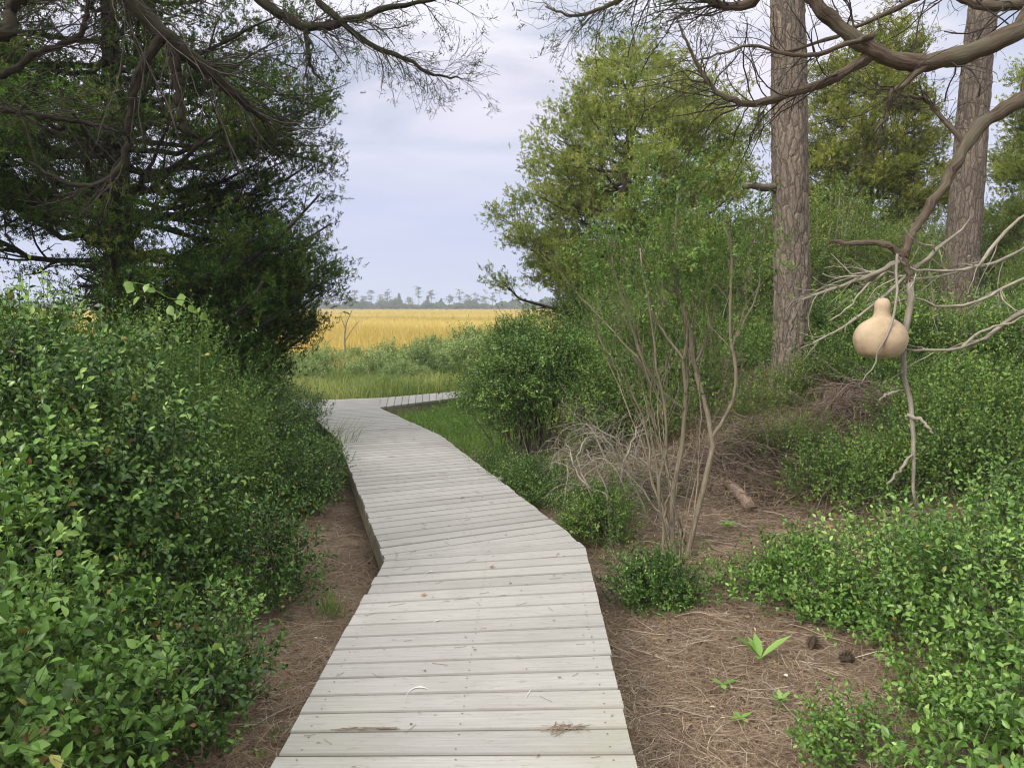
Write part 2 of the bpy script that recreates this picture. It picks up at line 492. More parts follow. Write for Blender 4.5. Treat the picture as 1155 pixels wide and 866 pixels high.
def gourd_mat():
    m, nt, b = mat('dried_gourd')
    tcn = nd(nt, 'ShaderNodeTexCoord')
    n = nd(nt, 'ShaderNodeTexNoise', Scale=9.0, Detail=6.0, Roughness=.6)
    nt.links.new(tcn.outputs['Object'], n.inputs['Vector'])
    r = ramp(nt, [(.3, (.27, .19, .115)), (.5, (.40, .30, .195)), (.72, (.49, .39, .27))], n.outputs[0])
    n2 = nd(nt, 'ShaderNodeTexNoise', Scale=38.0, Detail=4.0, Roughness=.7)
    nt.links.new(tcn.outputs['Object'], n2.inputs['Vector'])
    sp = ramp(nt, [(.62, (0, 0, 0)), (.74, (.55, .55, .55))], n2.outputs[0])
    col = mixc(nt, sp.outputs[0], r.outputs[0], (.20, .12, .065))
    nt.links.new(col, b.inputs['Base Color'])
    b.inputs['Roughness'].default_value = .72
    b.inputs['Specular IOR Level'].default_value = .25
    bp = nd(nt, 'ShaderNodeBump', Strength=.2, Distance=.004)
    nt.links.new(n2.outputs[0], bp.inputs['Height']); nt.links.new(bp.outputs[0], b.inputs['Normal'])
    return m


M['gourd'] = gourd_mat()


def ground_mat():
    m, nt, b = mat('ground')
    g = nd(nt, 'ShaderNodeNewGeometry'); a = attr(nt, 'tint')
    n1 = nd(nt, 'ShaderNodeTexNoise', Scale=28.0, Detail=8.0, Roughness=.75)
    nt.links.new(g.outputs['Position'], n1.inputs['Vector'])
    lit = ramp(nt, [(.3, (.055, .036, .027)), (.5, (.15, .108, .076)), (.72, (.31, .24, .175))], n1.outputs[0])
    n2 = nd(nt, 'ShaderNodeTexNoise', Scale=1.1, Detail=4.0)
    nt.links.new(g.outputs['Position'], n2.inputs['Vector'])
    br = ramp(nt, [(.35, (.75, .72, .74)), (.65, (1.15, 1.1, 1.05))], n2.outputs[0])
    lit2 = mixc(nt, 1.0, lit.outputs[0], br.outputs[0], 'MULTIPLY')
    grn = ramp(nt, [(.3, (.08, .085, .035)), (.7, (.19, .19, .08))], n1.outputs[0])
    mpg = nd(nt, 'ShaderNodeMapping'); mpg.inputs['Scale'].default_value = (.35, 1.6, 1)
    nt.links.new(g.outputs['Position'], mpg.inputs[0])
    n3 = nd(nt, 'ShaderNodeTexNoise', Scale=.09, Detail=8.0, Roughness=.7)
    nt.links.new(mpg.outputs[0], n3.inputs['Vector'])
    gold = ramp(nt, [(.3, (.30, .21, .05)), (.5, (.46, .345, .10)), (.7, (.55, .42, .14))], n3.outputs[0])
    r1 = nd(nt, 'ShaderNodeMapRange'); nt.links.new(a.outputs['Fac'], r1.inputs[0]); r1.inputs[2].default_value = .5
    r2 = nd(nt, 'ShaderNodeMapRange'); nt.links.new(a.outputs['Fac'], r2.inputs[0]); r2.inputs[1].default_value = .5
    c = mixc(nt, r1.outputs[0], lit2, grn.outputs[0])
    c = mixc(nt, r2.outputs[0], c, gold.outputs[0])
    nt.links.new(c, b.inputs['Base Color'])
    b.inputs['Roughness'].default_value = .95
    b.inputs['Specular IOR Level'].default_value = .1
    bp = nd(nt, 'ShaderNodeBump', Strength=.6, Distance=.02)
    nt.links.new(n1.outputs[0], bp.inputs['Height']); nt.links.new(bp.outputs[0], b.inputs['Normal'])
    return m


M['ground'] = ground_mat()

# ------------------------------------------------------------------ world + sun
SUN_EL, SUN_AZ = math.radians(36), math.radians(-128)   # azimuth clockwise from +Y
w = bpy.data.worlds.new('World'); S.world = w; w.use_nodes = True
nt = w.node_tree; bg = nt.nodes['Background']; bg.inputs[1].default_value = .1
sky = nd(nt, 'ShaderNodeTexSky', sky_type='NISHITA', sun_disc=False, sun_elevation=SUN_EL, sun_rotation=SUN_AZ, dust_density=2.0)
tcw = nd(nt, 'ShaderNodeTexCoord')
sx = nd(nt, 'ShaderNodeSeparateXYZ'); nt.links.new(tcw.outputs['Generated'], sx.inputs[0])
# flat cloud layer: project the direction on a plane overhead
zz = nd(nt, 'ShaderNodeMath', operation='ADD'); nt.links.new(sx.outputs[2], zz.inputs[0]); zz.inputs[1].default_value = .22
zm = nd(nt, 'ShaderNodeMath', operation='MAXIMUM'); nt.links.new(zz.outputs[0], zm.inputs[0]); zm.inputs[1].default_value = .05
dv = nd(nt, 'ShaderNodeVectorMath', operation='SCALE')
iv = nd(nt, 'ShaderNodeMath', operation='DIVIDE'); iv.inputs[0].default_value = 1.0; nt.links.new(zm.outputs[0], iv.inputs[1])
nt.links.new(tcw.outputs['Generated'], dv.inputs[0]); nt.links.new(iv.outputs[0], dv.inputs['Scale'])
cmap = nd(nt, 'ShaderNodeMapping'); cmap.inputs['Scale'].default_value = (.8, 1.5, 0); cmap.inputs['Location'].default_value = (3.1, 1.2, 0)
nt.links.new(dv.outputs[0], cmap.inputs[0])
cn = nd(nt, 'ShaderNodeTexNoise', Scale=1.6, Detail=6.0, Roughness=.55, Distortion=.4)
nt.links.new(cmap.outputs[0], cn.inputs['Vector'])
el = nd(nt, 'ShaderNodeMapRange'); nt.links.new(sx.outputs[2], el.inputs[0]); el.inputs[1].default_value = 0.0; el.inputs[2].default_value = .60
lay = ramp(nt, [(0, (.50, .555, .74)), (.2, (.56, .60, .78)), (.45, (.775, .75, .855)), (.62, (.81, .82, .90)), (.85, (.86, .87, .85))], el.outputs[0])
clo = ramp(nt, [(.36, (.96, .975, 1.0)), (.5, (1, 1, 1)), (.66, (1.035, 1.03, 1.015))], cn.outputs[0])
ccol = mixc(nt, 1.0, lay.outputs[0], clo.outputs[0], 'MULTIPLY')
hole = ramp(nt, [(.36, (.6, .6, .6)), (.54, (0, 0, 0))], cn.outputs[0])
hf = nd(nt, 'ShaderNodeMapRange'); nt.links.new(sx.outputs[2], hf.inputs[0]); hf.inputs[1].default_value = .12; hf.inputs[2].default_value = .3
hm = nd(nt, 'ShaderNodeMath', operation='MULTIPLY'); nt.links.new(hole.outputs[0], hm.inputs[0]); nt.links.new(hf.outputs[0], hm.inputs[1])
gain = nd(nt, 'ShaderNodeMapRange'); nt.links.new(sx.outputs[2], gain.inputs[0])
gain.inputs[1].default_value = .40; gain.inputs[2].default_value = .85; gain.inputs[3].default_value = 8.9; gain.inputs[4].default_value = 27.0
sc_ = nd(nt, 'ShaderNodeVectorMath', operation='SCALE')
nt.links.new(ccol, sc_.inputs[0]); nt.links.new(gain.outputs[0], sc_.inputs['Scale'])
final = mixc(nt, hm.outputs[0], sc_.outputs[0], sky.outputs[0])
nt.links.new(final, bg.inputs[0])

sun = bpy.data.lights.new('sun', 'SUN'); sun.energy = 2.6; sun.angle = math.radians(20); sun.color = (1, .95, .87)
suno = bpy.data.objects.new('sun', sun); COL.objects.link(suno)
# light comes from azimuth SUN_AZ
sd = np.array([math.sin(SUN_AZ) * math.cos(SUN_EL), math.cos(SUN_AZ) * math.cos(SUN_EL), math.sin(SUN_EL)])
from mathutils import Vector
suno.rotation_euler = Vector(sd).to_track_quat('Z', 'Y').to_euler()
suno.location = (0, 0, 30)
S.view_settings.view_transform = 'Standard'; S.view_settings.look = 'None'
S.view_settings.exposure = 0.38; S.view_settings.gamma = 1.0
S.render.engine = 'CYCLES'
S.cycles.max_bounces = 8; S.cycles.diffuse_bounces = 3; S.cycles.transmission_bounces = 4; S.cycles.glossy_bounces = 2
S.cycles.use_denoising = True
S.cycles.use_fast_gi = False
S.cycles.filter_width = 1.1

# ------------------------------------------------------------------ ground sheet
def ground():
    xs = np.concatenate([-np.geomspace(12, 2500, 40)[::-1], np.arange(-11.8, 12, .16), np.geomspace(12, 2500, 40)])
    ys = np.concatenate([-np.geomspace(3, 600, 16)[::-1], np.arange(-2.8, 18, .16), np.geomspace(18, 4000, 90)])
    X, Y = np.meshgrid(xs, ys, indexing='ij')
    Z = gz(X, Y)
    nx, ny = X.shape
    i = np.arange(nx * ny).reshape(nx, ny)
    q = np.stack([i[:-1, :-1], i[1:, :-1], i[1:, 1:], i[:-1, 1:]], -1).reshape(-1, 4)
    xw = np.interp(Y, [0, 4.7, 9, 12.5, 40], [-.18, -.18, -1.35, -2.6, -2.6])
    u = X - (xw + .85)
    lim = np.where(u > 0, 9.0 + np.clip(u - 1.2, 0, 20) * 1.5, 9.5)
    t = .5 * sm((Y - lim) / 4.0) + .5 * sm((Y - 22 + 2 * np.sin(X * .5)) / 8)
    g = Geo(); g.add(np.stack([X, Y, Z], -1), q, t.ravel())
    o = g.build('ground', M['ground'])
    tag(o, kind='structure')


ground()

# ------------------------------------------------------------------ boardwalk
def boardwalk():
    L0, R0 = atz(305, 866), atz(720, 866)
    L1, R1 = atz(434, 632), atz(659, 617)
    L1b, R1b = atz(432, 626), atz(636, 597)
    L2, R2 = atz(383, 497), atz(497, 491)
    dirn = (L1 - L0) / np.linalg.norm(L1 - L0)
    dirr = (R1 - R0) / np.linalg.norm(R1 - R0)
    Lb, Rb = L0 - dirn * 4.5, R0 - dirr * 4.5 * np.linalg.norm(R1 - R0) / np.linalg.norm(L1 - L0)
    L3 = L2 + nrm(L2 - L1) * 2.75 + np.array([-.35, 0, 0])
    R3 = atz(427, 459.5)
    root = empty('boardwalk', (0, 0, 0), 'weathered grey plank boardwalk winding toward the golden marsh', 'boardwalk')
    g = Geo(); gs = Geo(); gb = Geo()

    def plank(a, b, c, d, z=0.0, gap=.0048, tint=None, over=True):
        # a,b left end near/far, d,c right end near/far
        if over:
            ja, jc = U(-.006, .01), U(-.006, .01)
        else: ja = jc = 0
        lr = nrm(d - a); lr2 = nrm(c - b)
        a = a - lr * ja; b = b - lr2 * ja; c = c + lr2 * jc; d = d + lr * jc
        w0, w1 = nrm(b - a), nrm(c - d)
        a = a + w0 * gap; b = b - w0 * gap; d = d + w1 * gap; c = c - w1 * gap
        ch = .005
        tilt = U(-.0015, .0015)
        cup = U(-.001, .001, 4)
        prof = [(0, -.034), (0, -ch), (1, 0), (2, 0), (3, -ch), (3, -.034)]
        V, C = [], []
        oy = U(0, 90)
        for near, far, wd, xx in ((a, b, w0, 0.0), (d, c, w1, float(np.linalg.norm(d - a)))):
            wid = np.linalg.norm(far - near)
            pos = [near, near + wd * ch, far - wd * ch, far]
            ys = [0, ch, wid - ch, wid]
            for k, zz in prof:
                V.append(pos[k] + np.array([0, 0, z + zz + tilt * (1 if k > 1 else -1) + (cup[0] if xx == 0 else cup[1])]))
                C.append((xx + oy, ys[k] + oy * .37, ys[k] / wid))
        fq = [[i, i + 1, i + 7, i + 6] for i in range(5)] + [[5, 0, 6, 11]]
        g.add(V, [np.array(fq)[:, ::-1], np.array([[0, 1, 2, 3, 4, 5], [11, 10, 9, 8, 7, 6]])[:, ::-1]], U(0, 1) if tint is None else tint, C)
        # screws at three joists
        for s in (.06, .5, .94):
            p, q = a + (d - a) * s, b + (c - b) * s
            for r_ in (.22, .78):
                cc = p + (q - p) * r_ + np.array([U(-.006, .006), U(-.006, .006), z + .0022])
                an = np.arange(6) * PI / 3
                gs.add(cc + np.stack([np.cos(an), np.sin(an), 0 * an], 1) * .0036, np.arange(6)[None])

    def section(La, Lb_, Ra, Rb_, n=None, gap=.0038):
        n = n or int(round(.5 * (np.linalg.norm(Lb_ - La) + np.linalg.norm(Rb_ - Ra)) / .146))
        jl = np.concatenate([[0], U(-.05, .05, n - 1) / n, [0]])
        for k in range(n):
            t0, t1 = k / n + jl[k], (k + 1) / n + jl[k + 1]
            plank(La + (Lb_ - La) * t0, La + (Lb_ - La) * t1, Ra + (Rb_ - Ra) * t1, Ra + (Rb_ - Ra) * t0, gap=gap)

    section(Lb, L1, Rb, R1)
    section(L1, L1b, R1, R1b, 3)
    section(L1b, L2, R1b, R2)
    section(L2, L3, R2, R3)
    # side arms of the far junction: right arm, left arm; boards across the arm
    e0, e1 = L3, R3                       # mouth
    far0 = atz(430, 448.6); far1 = atz(548, 438.5)
    near0 = R3; near1 = atz(548, 444.5)
    cl = L3 + np.array([0.0, .0, 0])
    # junction pad: boards running as the third section up to the far edge
    padL = cl + nrm(far0 - R3) * np.linalg.norm(far0 - R3)
    section(L3, padL, R3, far0)
    section(near0 + 0, near1, far0, far1, gap=.0015)
    lw = nrm(L3 - R3)
    section(padL, padL + lw * 5 + np.array([0, .5, 0]), L3, L3 + lw * 5 + np.array([0, .5, 0]))
    deck = g.build('decking', M['plank'], root, smooth=False)
    so = gs.build('screw_heads', M['screw'], root, smooth=False); so['kind'] = 'stuff'

    def beam(P, z0=-.037, h=.17, th=.04, side=1):
        gb = Geo()
        P = np.asarray(P)
        for p, q in zip(P[:-1], P[1:]):
            d = nrm(q - p); nn = np.array([-d[1], d[0], 0]) * th * side
            V = [p, q, q + nn, p + nn]
            V = np.array([v + [0, 0, z0] for v in V] + [v + [0, 0, z0 - h] for v in V])
            g_ = [[0, 1, 2, 3], [7, 6, 5, 4], [0, 4, 5, 1], [1, 5, 6, 2], [2, 6, 7, 3], [3, 7, 4, 0]]
            gb.add(V, np.array(g_), .5)
        return gb.build('side_beam', M['beam'], root, smooth=False)

    ins = .012
    for pl, s in (([Lb, L1], -1), ([L1, L2], -1), ([L2, L3], -1), ([Rb, R1], 1), ([R1, R1b], 1), ([R1b, R2], 1), ([R2, R3], 1), ([near0, near1], 1)):
        sgn = np.array([ins * (1 if s < 0 else -1), 0, 0])
        beam([p + sgn for p in pl], side=s)
    # short posts carrying the beams
    for p in (L1, L2, R1, R2, R3, L0, R0, (L1 + L2) / 2, (R1 + R2) / 2):
        gp = Geo()
        off = np.array([.075 if p[0] < R1[0] - .6 else -.075, .02, 0])
        if p is R1 or p is R2 or p is R3 or p is R0: off = np.array([-.09, -.05, 0])
        c = p + off
        zb = float(gz(c[0], c[1])) - .15
        V = np.array([[sx_ * .045, sy_ * .045, z_] for z_ in (zb, -.04) for sx_, sy_ in ((-1, -1), (1, -1), (1, 1), (-1, 1))]) + np.array([c[0], c[1], 0])
        gp.add(V, np.array([[3, 2, 1, 0], [4, 5, 6, 7], [0, 1, 5, 4], [1, 2, 6, 5], [2, 3, 7, 6], [3, 0, 4, 7]]))
        gp.build('post', M['beam'], root, smooth=False)
    # chalky bird droppings
    for pts in ([(455, 790), (462, 778), (474, 774), (484, 777)], [(487, 706), (491, 700), (499, 698)], [(476, 650), (484, 644), (492, 645)],
                [(592, 787), (596, 781), (599, 777)], [(557, 666), (560, 662)], [(500, 611), (504, 606), (508, 608)], [(482, 578), (488, 575), (494, 577)], [(453, 747), (454, 745)]):
        gm = Geo()
        P = catmull([atz(x, y, .003) for x, y in pts], 7)
        wv = np.array([.002, .004, .005, .004, .006, .003, .0015]) * U(.7, 1.2)
        V = np.concatenate([P + np.array([0, 1, 0]) * wv[:, None], P - np.array([0, 1, 0]) * wv[:, None]])
        gm.add(V, np.array([[k + 7, k + 8, k + 1, k] for k in range(6)]))
        gm.build('white_stain', M['white_mark'], root)
    return (L1, L2, R1, R2, R3, L3, far0, far1, near1)


BW = boardwalk()


# ------------------------------------------------------------------ shrubs
def blob_pts(blobs, n, shell=.45):
    """points biased to the shell of a union of ellipsoids, with outward direction"""
    b = np.array([x[:6] for x in blobs], float)
    a = (b[:, 3] * b[:, 4] + b[:, 3] * b[:, 5] + b[:, 4] * b[:, 5])
    i = rng.choice(len(b), n, p=a / a.sum())
    d = rdir(n)
    lump = 1 + .10 * np.sin(5.1 * d[:, 0] + 3 * i) * np.sin(4.3 * d[:, 1] + 1.3 * i) + .10 * np.sin(7 * d[:, 2] + 5 * d[:, 0] + i)
    r = (1 - shell * U(0, 1, n) ** 1.6) * lump
    p = b[i, :3] + d * b[i, 3:6] * r[:, None]
    return p, nrm(d / b[i, 3:6])


def make_shrub(name, label, cat, loc, blobs, nclump, spc, leafL, m=7, asp=.5, mat='glossy', sprayL=(.10, .2), detail=0, clr=.10,
               base_r=.25, stems=24, stem_r=.008, stem_mat='stem_tan', tint=(.15, .65), up=.5, spread=.9, group=None, shell=.45, drop=0.0, twr=.0012):
    root = empty(name, loc, label, cat, group)
    gf, gst = Geo(), Geo()
    p, o = blob_pts(blobs, nclump, shell)
    gl = gz(p[:, 0] + loc[0], p[:, 1] + loc[1]) - loc[2]
    k = p[:, 2] > gl + .03
    p, o = p[k], o[k]
    n = len(p)
    ct = U(tint[0], tint[1], n)
    P = np.repeat(p, spc, 0) + rng.normal(size=(n * spc, 3)) * clr * np.array([1, 1, .7])
    O = nrm(np.repeat(o, spc, 0) * .75 + rdir(n * spc) * .7 + np.array([0, 0, .55 - drop]))
    k2 = P[:, 2] > (gz(P[:, 0] + loc[0], P[:, 1] + loc[1]) - loc[2]) + .02
    P, O = P[k2], O[k2]
    T = np.repeat(ct, spc)[k2] + .08 * rng.normal(size=len(P))
    SL = U(sprayL[0], sprayL[1], len(P))
    lg = U(0, 1, len(P)) < .07
    SL = np.where(lg, SL * 1.9, SL); P = P + O * (lg * .06)[:, None]
    sprays(gf, gf if (detail or loc[1] < 9) else None, P - O * SL[:, None] * .4, O, SL, m, leafL, asp, T, detail, up, spread, twr=twr)
    gf.build('foliage', M[mat], root)
    # stems from the base to some of the clumps
    js = rng.choice(n, min(stems, n), replace=False)
    e = p[js]
    b = np.stack([rng.normal(size=len(js)) * base_r * .6, rng.normal(size=len(js)) * base_r * .6, np.zeros(len(js))], 1)
    b[:, :2] += .25 * e[:, :2]
    b[:, 2] = gz(b[:, 0] + loc[0], b[:, 1] + loc[1]) - loc[2] - .03
    s = np.linspace(0, 1, 9)[None, :, None]
    mid = b * .5 + e * .5; mid[:, :2] = b[:, :2] * .7 + e[:, :2] * .3
    Pp = b[:, None] * (1 - s) ** 2 + 2 * mid[:, None] * s * (1 - s) + e[:, None] * s ** 2
    wob = rng.normal(size=(len(js), 9, 3)) * .018; wob[:, 0] = 0
    Pp = Pp + np.cumsum(wob, 1) * .6
    Rp = stem_r * U(.6, 1.2, len(js))[:, None] * np.linspace(1, .3, 9)[None]
    tubes(gst, Pp, Rp, 5, tint=U(.2, .9, len(js)))
    Pt, Rt = grow(Pp, Rp, stems * 3, (.15, .45), (.4, .9), .05, 5, .18, .3)
    tubes(gst, Pt, np.maximum(Rt, .0012), 3, tint=U(.2, .9, len(Pt)))
    gst.build('stems', M[stem_mat], root)
    return root


def loc_(x, y):
    return np.array([x, y, float(gz(x, y))])


def left_shrubs():
    mk = make_shrub
    # nearest, bottom-left corner
    mk('glossy_shrub', 'nearest bright leaved shrub in the lower left corner', 'shrub', loc_(-1.95, 2.1),
       [(0, 0, .65, .68, .75, .62), (.2, .35, .45, .45, .45, .45), (-.1, -.5, .7, .6, .6, .55)], 250, 12, .050, 8, .56, 'glossy_light',
       (.10, .2), 1, .09, tint=(.12, .62), stems=40, twr=.0016)
    mk('glossy_shrub', 'tall dark glossy shrub at the left edge, behind the nearest bright one', 'shrub', loc_(-2.75, 3.95),
       [(0, 0, .98, 1.02, .95, .94), (.42, -.1, .66, .72, .8, .7), (-.4, .2, 1.28, .8, .8, .52)], 520, 14, .045, 8, .56, 'glossy',
       (.10, .24), 1, .10, tint=(.1, .7), stems=60, stem_r=.009, twr=.0015)
    mk('glossy_shrub', 'big small leaved green shrub in front of the dark cedar trunk, left side', 'shrub', loc_(-3.0, 5.9),
       [(0, 0, .86, .95, .95, .84), (.42, -.35, .56, .55, .62, .58)], 560, 11, .036, 7, .5, 'myrtle', (.12, .24), 0, .11, tint=(.1, .7), stems=60, stem_r=.009)
    mk('glossy_shrub', 'rounded dark shrub beside the bend of the boardwalk, left side', 'shrub', loc_(-3.15, 8.0),
       [(0, 0, .62, .75, .9, .6), (.3, -.2, .42, .5, .7, .42)], 480, 9, .036, 7, .56, 'glossy', (.12, .22), 0, .11, tint=(.08, .65), stems=34)
    mk('glossy_shrub', 'small dark shrub leaning over the left edge of the far boards', 'shrub', loc_(-3.85, 9.75),
       [(.12, -.1, .48, .72, .75, .52)], 310, 9, .040, 7, .56, 'glossy', (.12, .22), 0, .11, tint=(.08, .6), stems=20)
    mk('glossy_shrub', 'tall yellow green shrub at the far left edge under bare sky', 'shrub', loc_(-4.75, 6.4),
       [(0, 0, 1.0, 1.1, 1.0, .86), (.6, .1, .85, .8, .8, .7)], 720, 11, .044, 7, .56, 'glossy_light', (.12, .26), 0, .12, tint=(.1, .75), stems=30, stem_r=.011)
    mk('low_shrub', 'low dark shrub hiding the left edge of the farthest boards', 'shrub', loc_(-3.0, 10.15),
       [(0, 0, .26, .42, .6, .36), (-.25, .8, .3, .45, .6, .4), (.35, -.8, .16, .26, .35, .28)], 330, 8, .034, 7, .5, 'glossy', (.08, .18), 0, .08, tint=(.1, .6), stems=18, stem_r=.005)
    mk('low_shrub', 'low leafy shrub beside the brown needle strip, nearest the camera', 'shrub', loc_(-1.42, 3.15),
       [(0, 0, .22, .30, .42, .30)], 110, 8, .038, 7, .56, 'glossy', (.08, .16), 1, .07, tint=(.1, .55), stems=14, stem_r=.005)
    mk('low_shrub', 'low leafy shrub in the middle of the left needle strip edge', 'shrub', loc_(-1.72, 4.75),
       [(0, 0, .25, .36, .5, .36)], 150, 8, .038, 7, .56, 'glossy', (.08, .18), 0, .08, tint=(.1, .6), stems=16, stem_r=.005)
    mk('low_shrub', 'low leafy shrub touching the boardwalk edge just before the bend', 'shrub', loc_(-2.02, 6.9),
       [(0, 0, .25, .34, .5, .38), (.1, .7, .2, .25, .4, .3)], 190, 8, .038, 7, .56, 'glossy', (.08, .18), 0, .08, tint=(.1, .65), stems=18, stem_r=.005)


left_shrubs()


def vine():
    b = at(215, 350, 4.9)
    b = loc_(b[0], b[1])
    root = empty('vine', b, 'vine with large pale green leaves atop the left shrub beside the cedar trunk', 'vine')
    g = Geo(); gs = Geo()
    P = catmull([b, at(225, 420, 4.9), at(228, 370, 4.8), at(215, 342, 4.7), at(190, 336, 4.6), at(165, 322, 4.5), at(145, 318, 4.5)], 30)
    tubes(gs, P, np.linspace(.004, .0015, 30), 5)
    pts = [(150, 322), (168, 320), (158, 335), (200, 338), (190, 345), (213, 344), (221, 350), (205, 352), (228, 352), (176, 328), (140, 318), (210, 335)]
    Q = np.array([at(x, y, 4.55 + .004 * (x - 140)) for x, y in pts]); n = len(Q)
    leaves(g, Q, np.stack([U(-.8, .8, n), U(-.6, -.1, n), U(-.7, .3, n)], 1), np.array([[0, -.7, .7]]) + .3 * rng.normal(size=(n, 3)), U(.055, .085, n), U(.045, .065, n), U(.4, .8, n), 1, .25, .18)
    # leaf stalks down to the vine
    K = np.argmin(np.linalg.norm(P[None] - Q[:, None], axis=2), 1)
    tubes(gs, np.stack([P[K], (P[K] + Q) / 2 + [0, 0, .01], Q], 1), np.full((n, 3), .0012), 4)
    g.build('leaves', M['vine_leaf'], root, offset=b); gs.build('stem', M['weed'], root, offset=b)


M['vine_leaf'] = leaf_mat('vine_leaf', [(0, (.12, .22, .04)), (1, (.28, .42, .09))], .45, .4)
vine()


def right_front_shrubs():
    mk = make_shrub
    mk('spreading_shrub', 'bright leafy shrub at the lower right corner', 'shrub', loc_(1.95, 2.45),
       [(0, 0, .12, .42, .5, .32), (.35, .3, .3, .45, .5, .4)], 190, 7, .044, 7, .56, 'glossy_light', (.09, .18), 1, .08, tint=(.15, .62), stems=34, stem_r=.005, stem_mat='twig_pale', shell=.6)
    mk('spreading_shrub', 'widest bright green shrub at the right edge below the hanging gourd', 'shrub', loc_(2.55, 3.75),
       [(0, 0, .25, .75, .62, .50), (-.35, .3, .2, .5, .5, .38), (.5, .5, .4, .6, .6, .45)], 400, 8, .042, 7, .56, 'glossy_light', (.10, .2), 1, .09, tint=(.12, .7), stems=60, stem_r=.006, stem_mat='twig_pale', shell=.6)
    # two prototypes of low sprigs, copied around
    a = mk('sprig_shrub', 'low green sprig clump on brown needles left of the bright right shrub', 'shrub', loc_(1.72, 4.35),
           [(0, 0, .12, .3, .3, .2), (.2, -.2, .1, .22, .2, .17)], 62, 6, .040, 7, .56, 'glossy_light', (.08, .16), 0, .07, tint=(.15, .6), stems=10, stem_r=.004, shell=.7)
    spots = [((840, 668), .75, 'small green sprig clump right of the forked stems base', 1.0),
             ((905, 655), .9, 'green sprig clump between the forked stems and the right shrub', 2.0),
             ((965, 700), .8, 'sprig clump on needles just above the two pine cones', 3.0),
             ((985, 855), .7, 'short sprig cluster at the bottom right on brown needles', 4.0),
             ((1075, 800), .8, 'dark sprig clump at bottom right below the bright shrub', 5.0),
             ((1010, 640), 1.1, 'sprig clump at the left foot of the widest right shrub', .5)]
    for (px, py), sc, lb, rz in spots:
        p = hit(px, py); copy_thing(a, (p[0], p[1], gz(p[0], p[1])), rz, sc, lb, 'shrub')
    e = mk('sprig_shrub', 'thin olive sprig plant between forked stems and straight pine', 'shrub', loc_(*hit(835, 480)[:2]),
           [(0, 0, .2, .3, .3, .22), (.2, .1, .3, .22, .2, .2)], 60, 6, .030, 6, .45, 'dune_leaf', (.1, .24), 0, .08, tint=(.1, .8), stems=18, stem_r=.004, shell=.9)
    for (px, py), sc, lb in [((880, 470), 1.0, 'thin olive sprig plant in front of the straight pine foot'), ((905, 445), .9, 'thin olive sprig plant at the right side of the straight pine foot'),
                             ((800, 440), 1.1, 'thin olive sprig plant seen through the fork of the tan stems'), ((850, 520), .8, 'thin olive sprig plant above the short fallen log'),
                             ((700, 470), 1.3, 'thin olive sprig plant above the pale dead tangle'), ((745, 500), 1.0, 'thin olive sprig plant just left of the forked stems'),
                             ((905, 520), .9, 'thin olive sprig plant in front of the brown twig heap'), ((650, 520), 1.0, 'thin olive sprig plant between the dead tangle and rounded dark bush'),
                             ((765, 455), 1.2, 'thin olive sprig plant behind the forked stems')]:
        p = hit(px, py); copy_thing(e, (p[0], p[1], gz(p[0], p[1])), px * .9, sc, lb, 'shrub')
    d = mk('dune_ground_shrub', 'dark green mounded shrub straight below and left of the gourd', 'shrub', loc_(*hit(950, 565)[:2]),
           [(0, 0, .24, .5, .45, .30), (.4, .1, .2, .35, .4, .26)], 190, 7, .034, 7, .55, 'myrtle', (.10, .26), 0, .10, tint=(.05, .85), stems=50, stem_r=.005, shell=.9, stem_mat='twig_pale')
    for (px, py), sc, lb in [((1060, 545), 1.15, 'mounded shrub around the lower tip of the hanging dead branch'),
                                 ((1140, 560), 1.2, 'mounded dark shrub at the right edge behind the widest bright shrub'),
                                 ((1110, 490), 1.2, 'mounded shrub right of the drooping dead branch, upper row'),
                                 ((1030, 490), .9, 'small mounded shrub beneath the gourd in front of the leaning pine'),
                                 ((1150, 440), 1.3, 'mounded shrub at the right edge below the leaning pine base'),
                                 ((1060, 445), .8, 'small mounded shrub just below the foot of the leaning pine'),
                                 ((955, 425), 1.0, 'mounded shrub directly right of the straight pine foot'),
                                 ((1145, 405), 1.2, 'mounded shrub under the pale dead branches at the right edge'),
                                 ((1035, 412), 1.0, 'mounded shrub behind the gourd, left of the leaning pine foot'),
                                 ((985, 400), 1.3, 'mounded shrub just behind the gourd bottom'),
                                 ((925, 400), 1.2, 'mounded shrub behind the brown twig heap'),
                                 ((855, 412), .9, 'mounded shrub touching the left side of the straight pine'),
                                 ((820, 400), 1.1, 'mounded shrub behind the small white curved object'),
                                 ((1000, 440), .8, 'mounded shrub behind the brown twig heap, right of the straight pine')]:
        p = hit(px, py); copy_thing(d, (p[0], p[1], gz(p[0], p[1])), px * .7, sc, lb, 'shrub')
    # beside the walk
    mk('boxy_shrub', 'compact dark shrub hugging the right edge of the near boards', 'shrub', loc_(.86, 4.55),
       [(0, 0, .15, .25, .22, .19), (.12, .0, .10, .24, .2, .15)], 190, 8, .025, 7, .48, 'glossy', (.06, .12), 0, .05, tint=(.1, .6), stems=14, stem_r=.004, shell=.6)
    mk('boxy_shrub', 'bright small leaved shrub at the right bend of the boards under dead twigs', 'shrub', loc_(.70, 5.75),
       [(0, 0, .25, .24, .25, .28), (-.12, .3, .16, .2, .25, .2)], 230, 8, .025, 7, .48, 'myrtle', (.07, .14), 0, .06, tint=(.2, .8), stems=16, stem_r=.004, shell=.7)
    a = mk('boxy_shrub', 'low shrub sprawling beside the middle stretch of boards', 'shrub', loc_(.30, 6.95),
           [(0, 0, .2, .34, .4, .25), (-.25, .35, .12, .25, .3, .18)], 260, 8, .025, 7, .48, 'glossy', (.07, .14), 0, .07, tint=(.15, .75), stems=16, stem_r=.004, shell=.7)
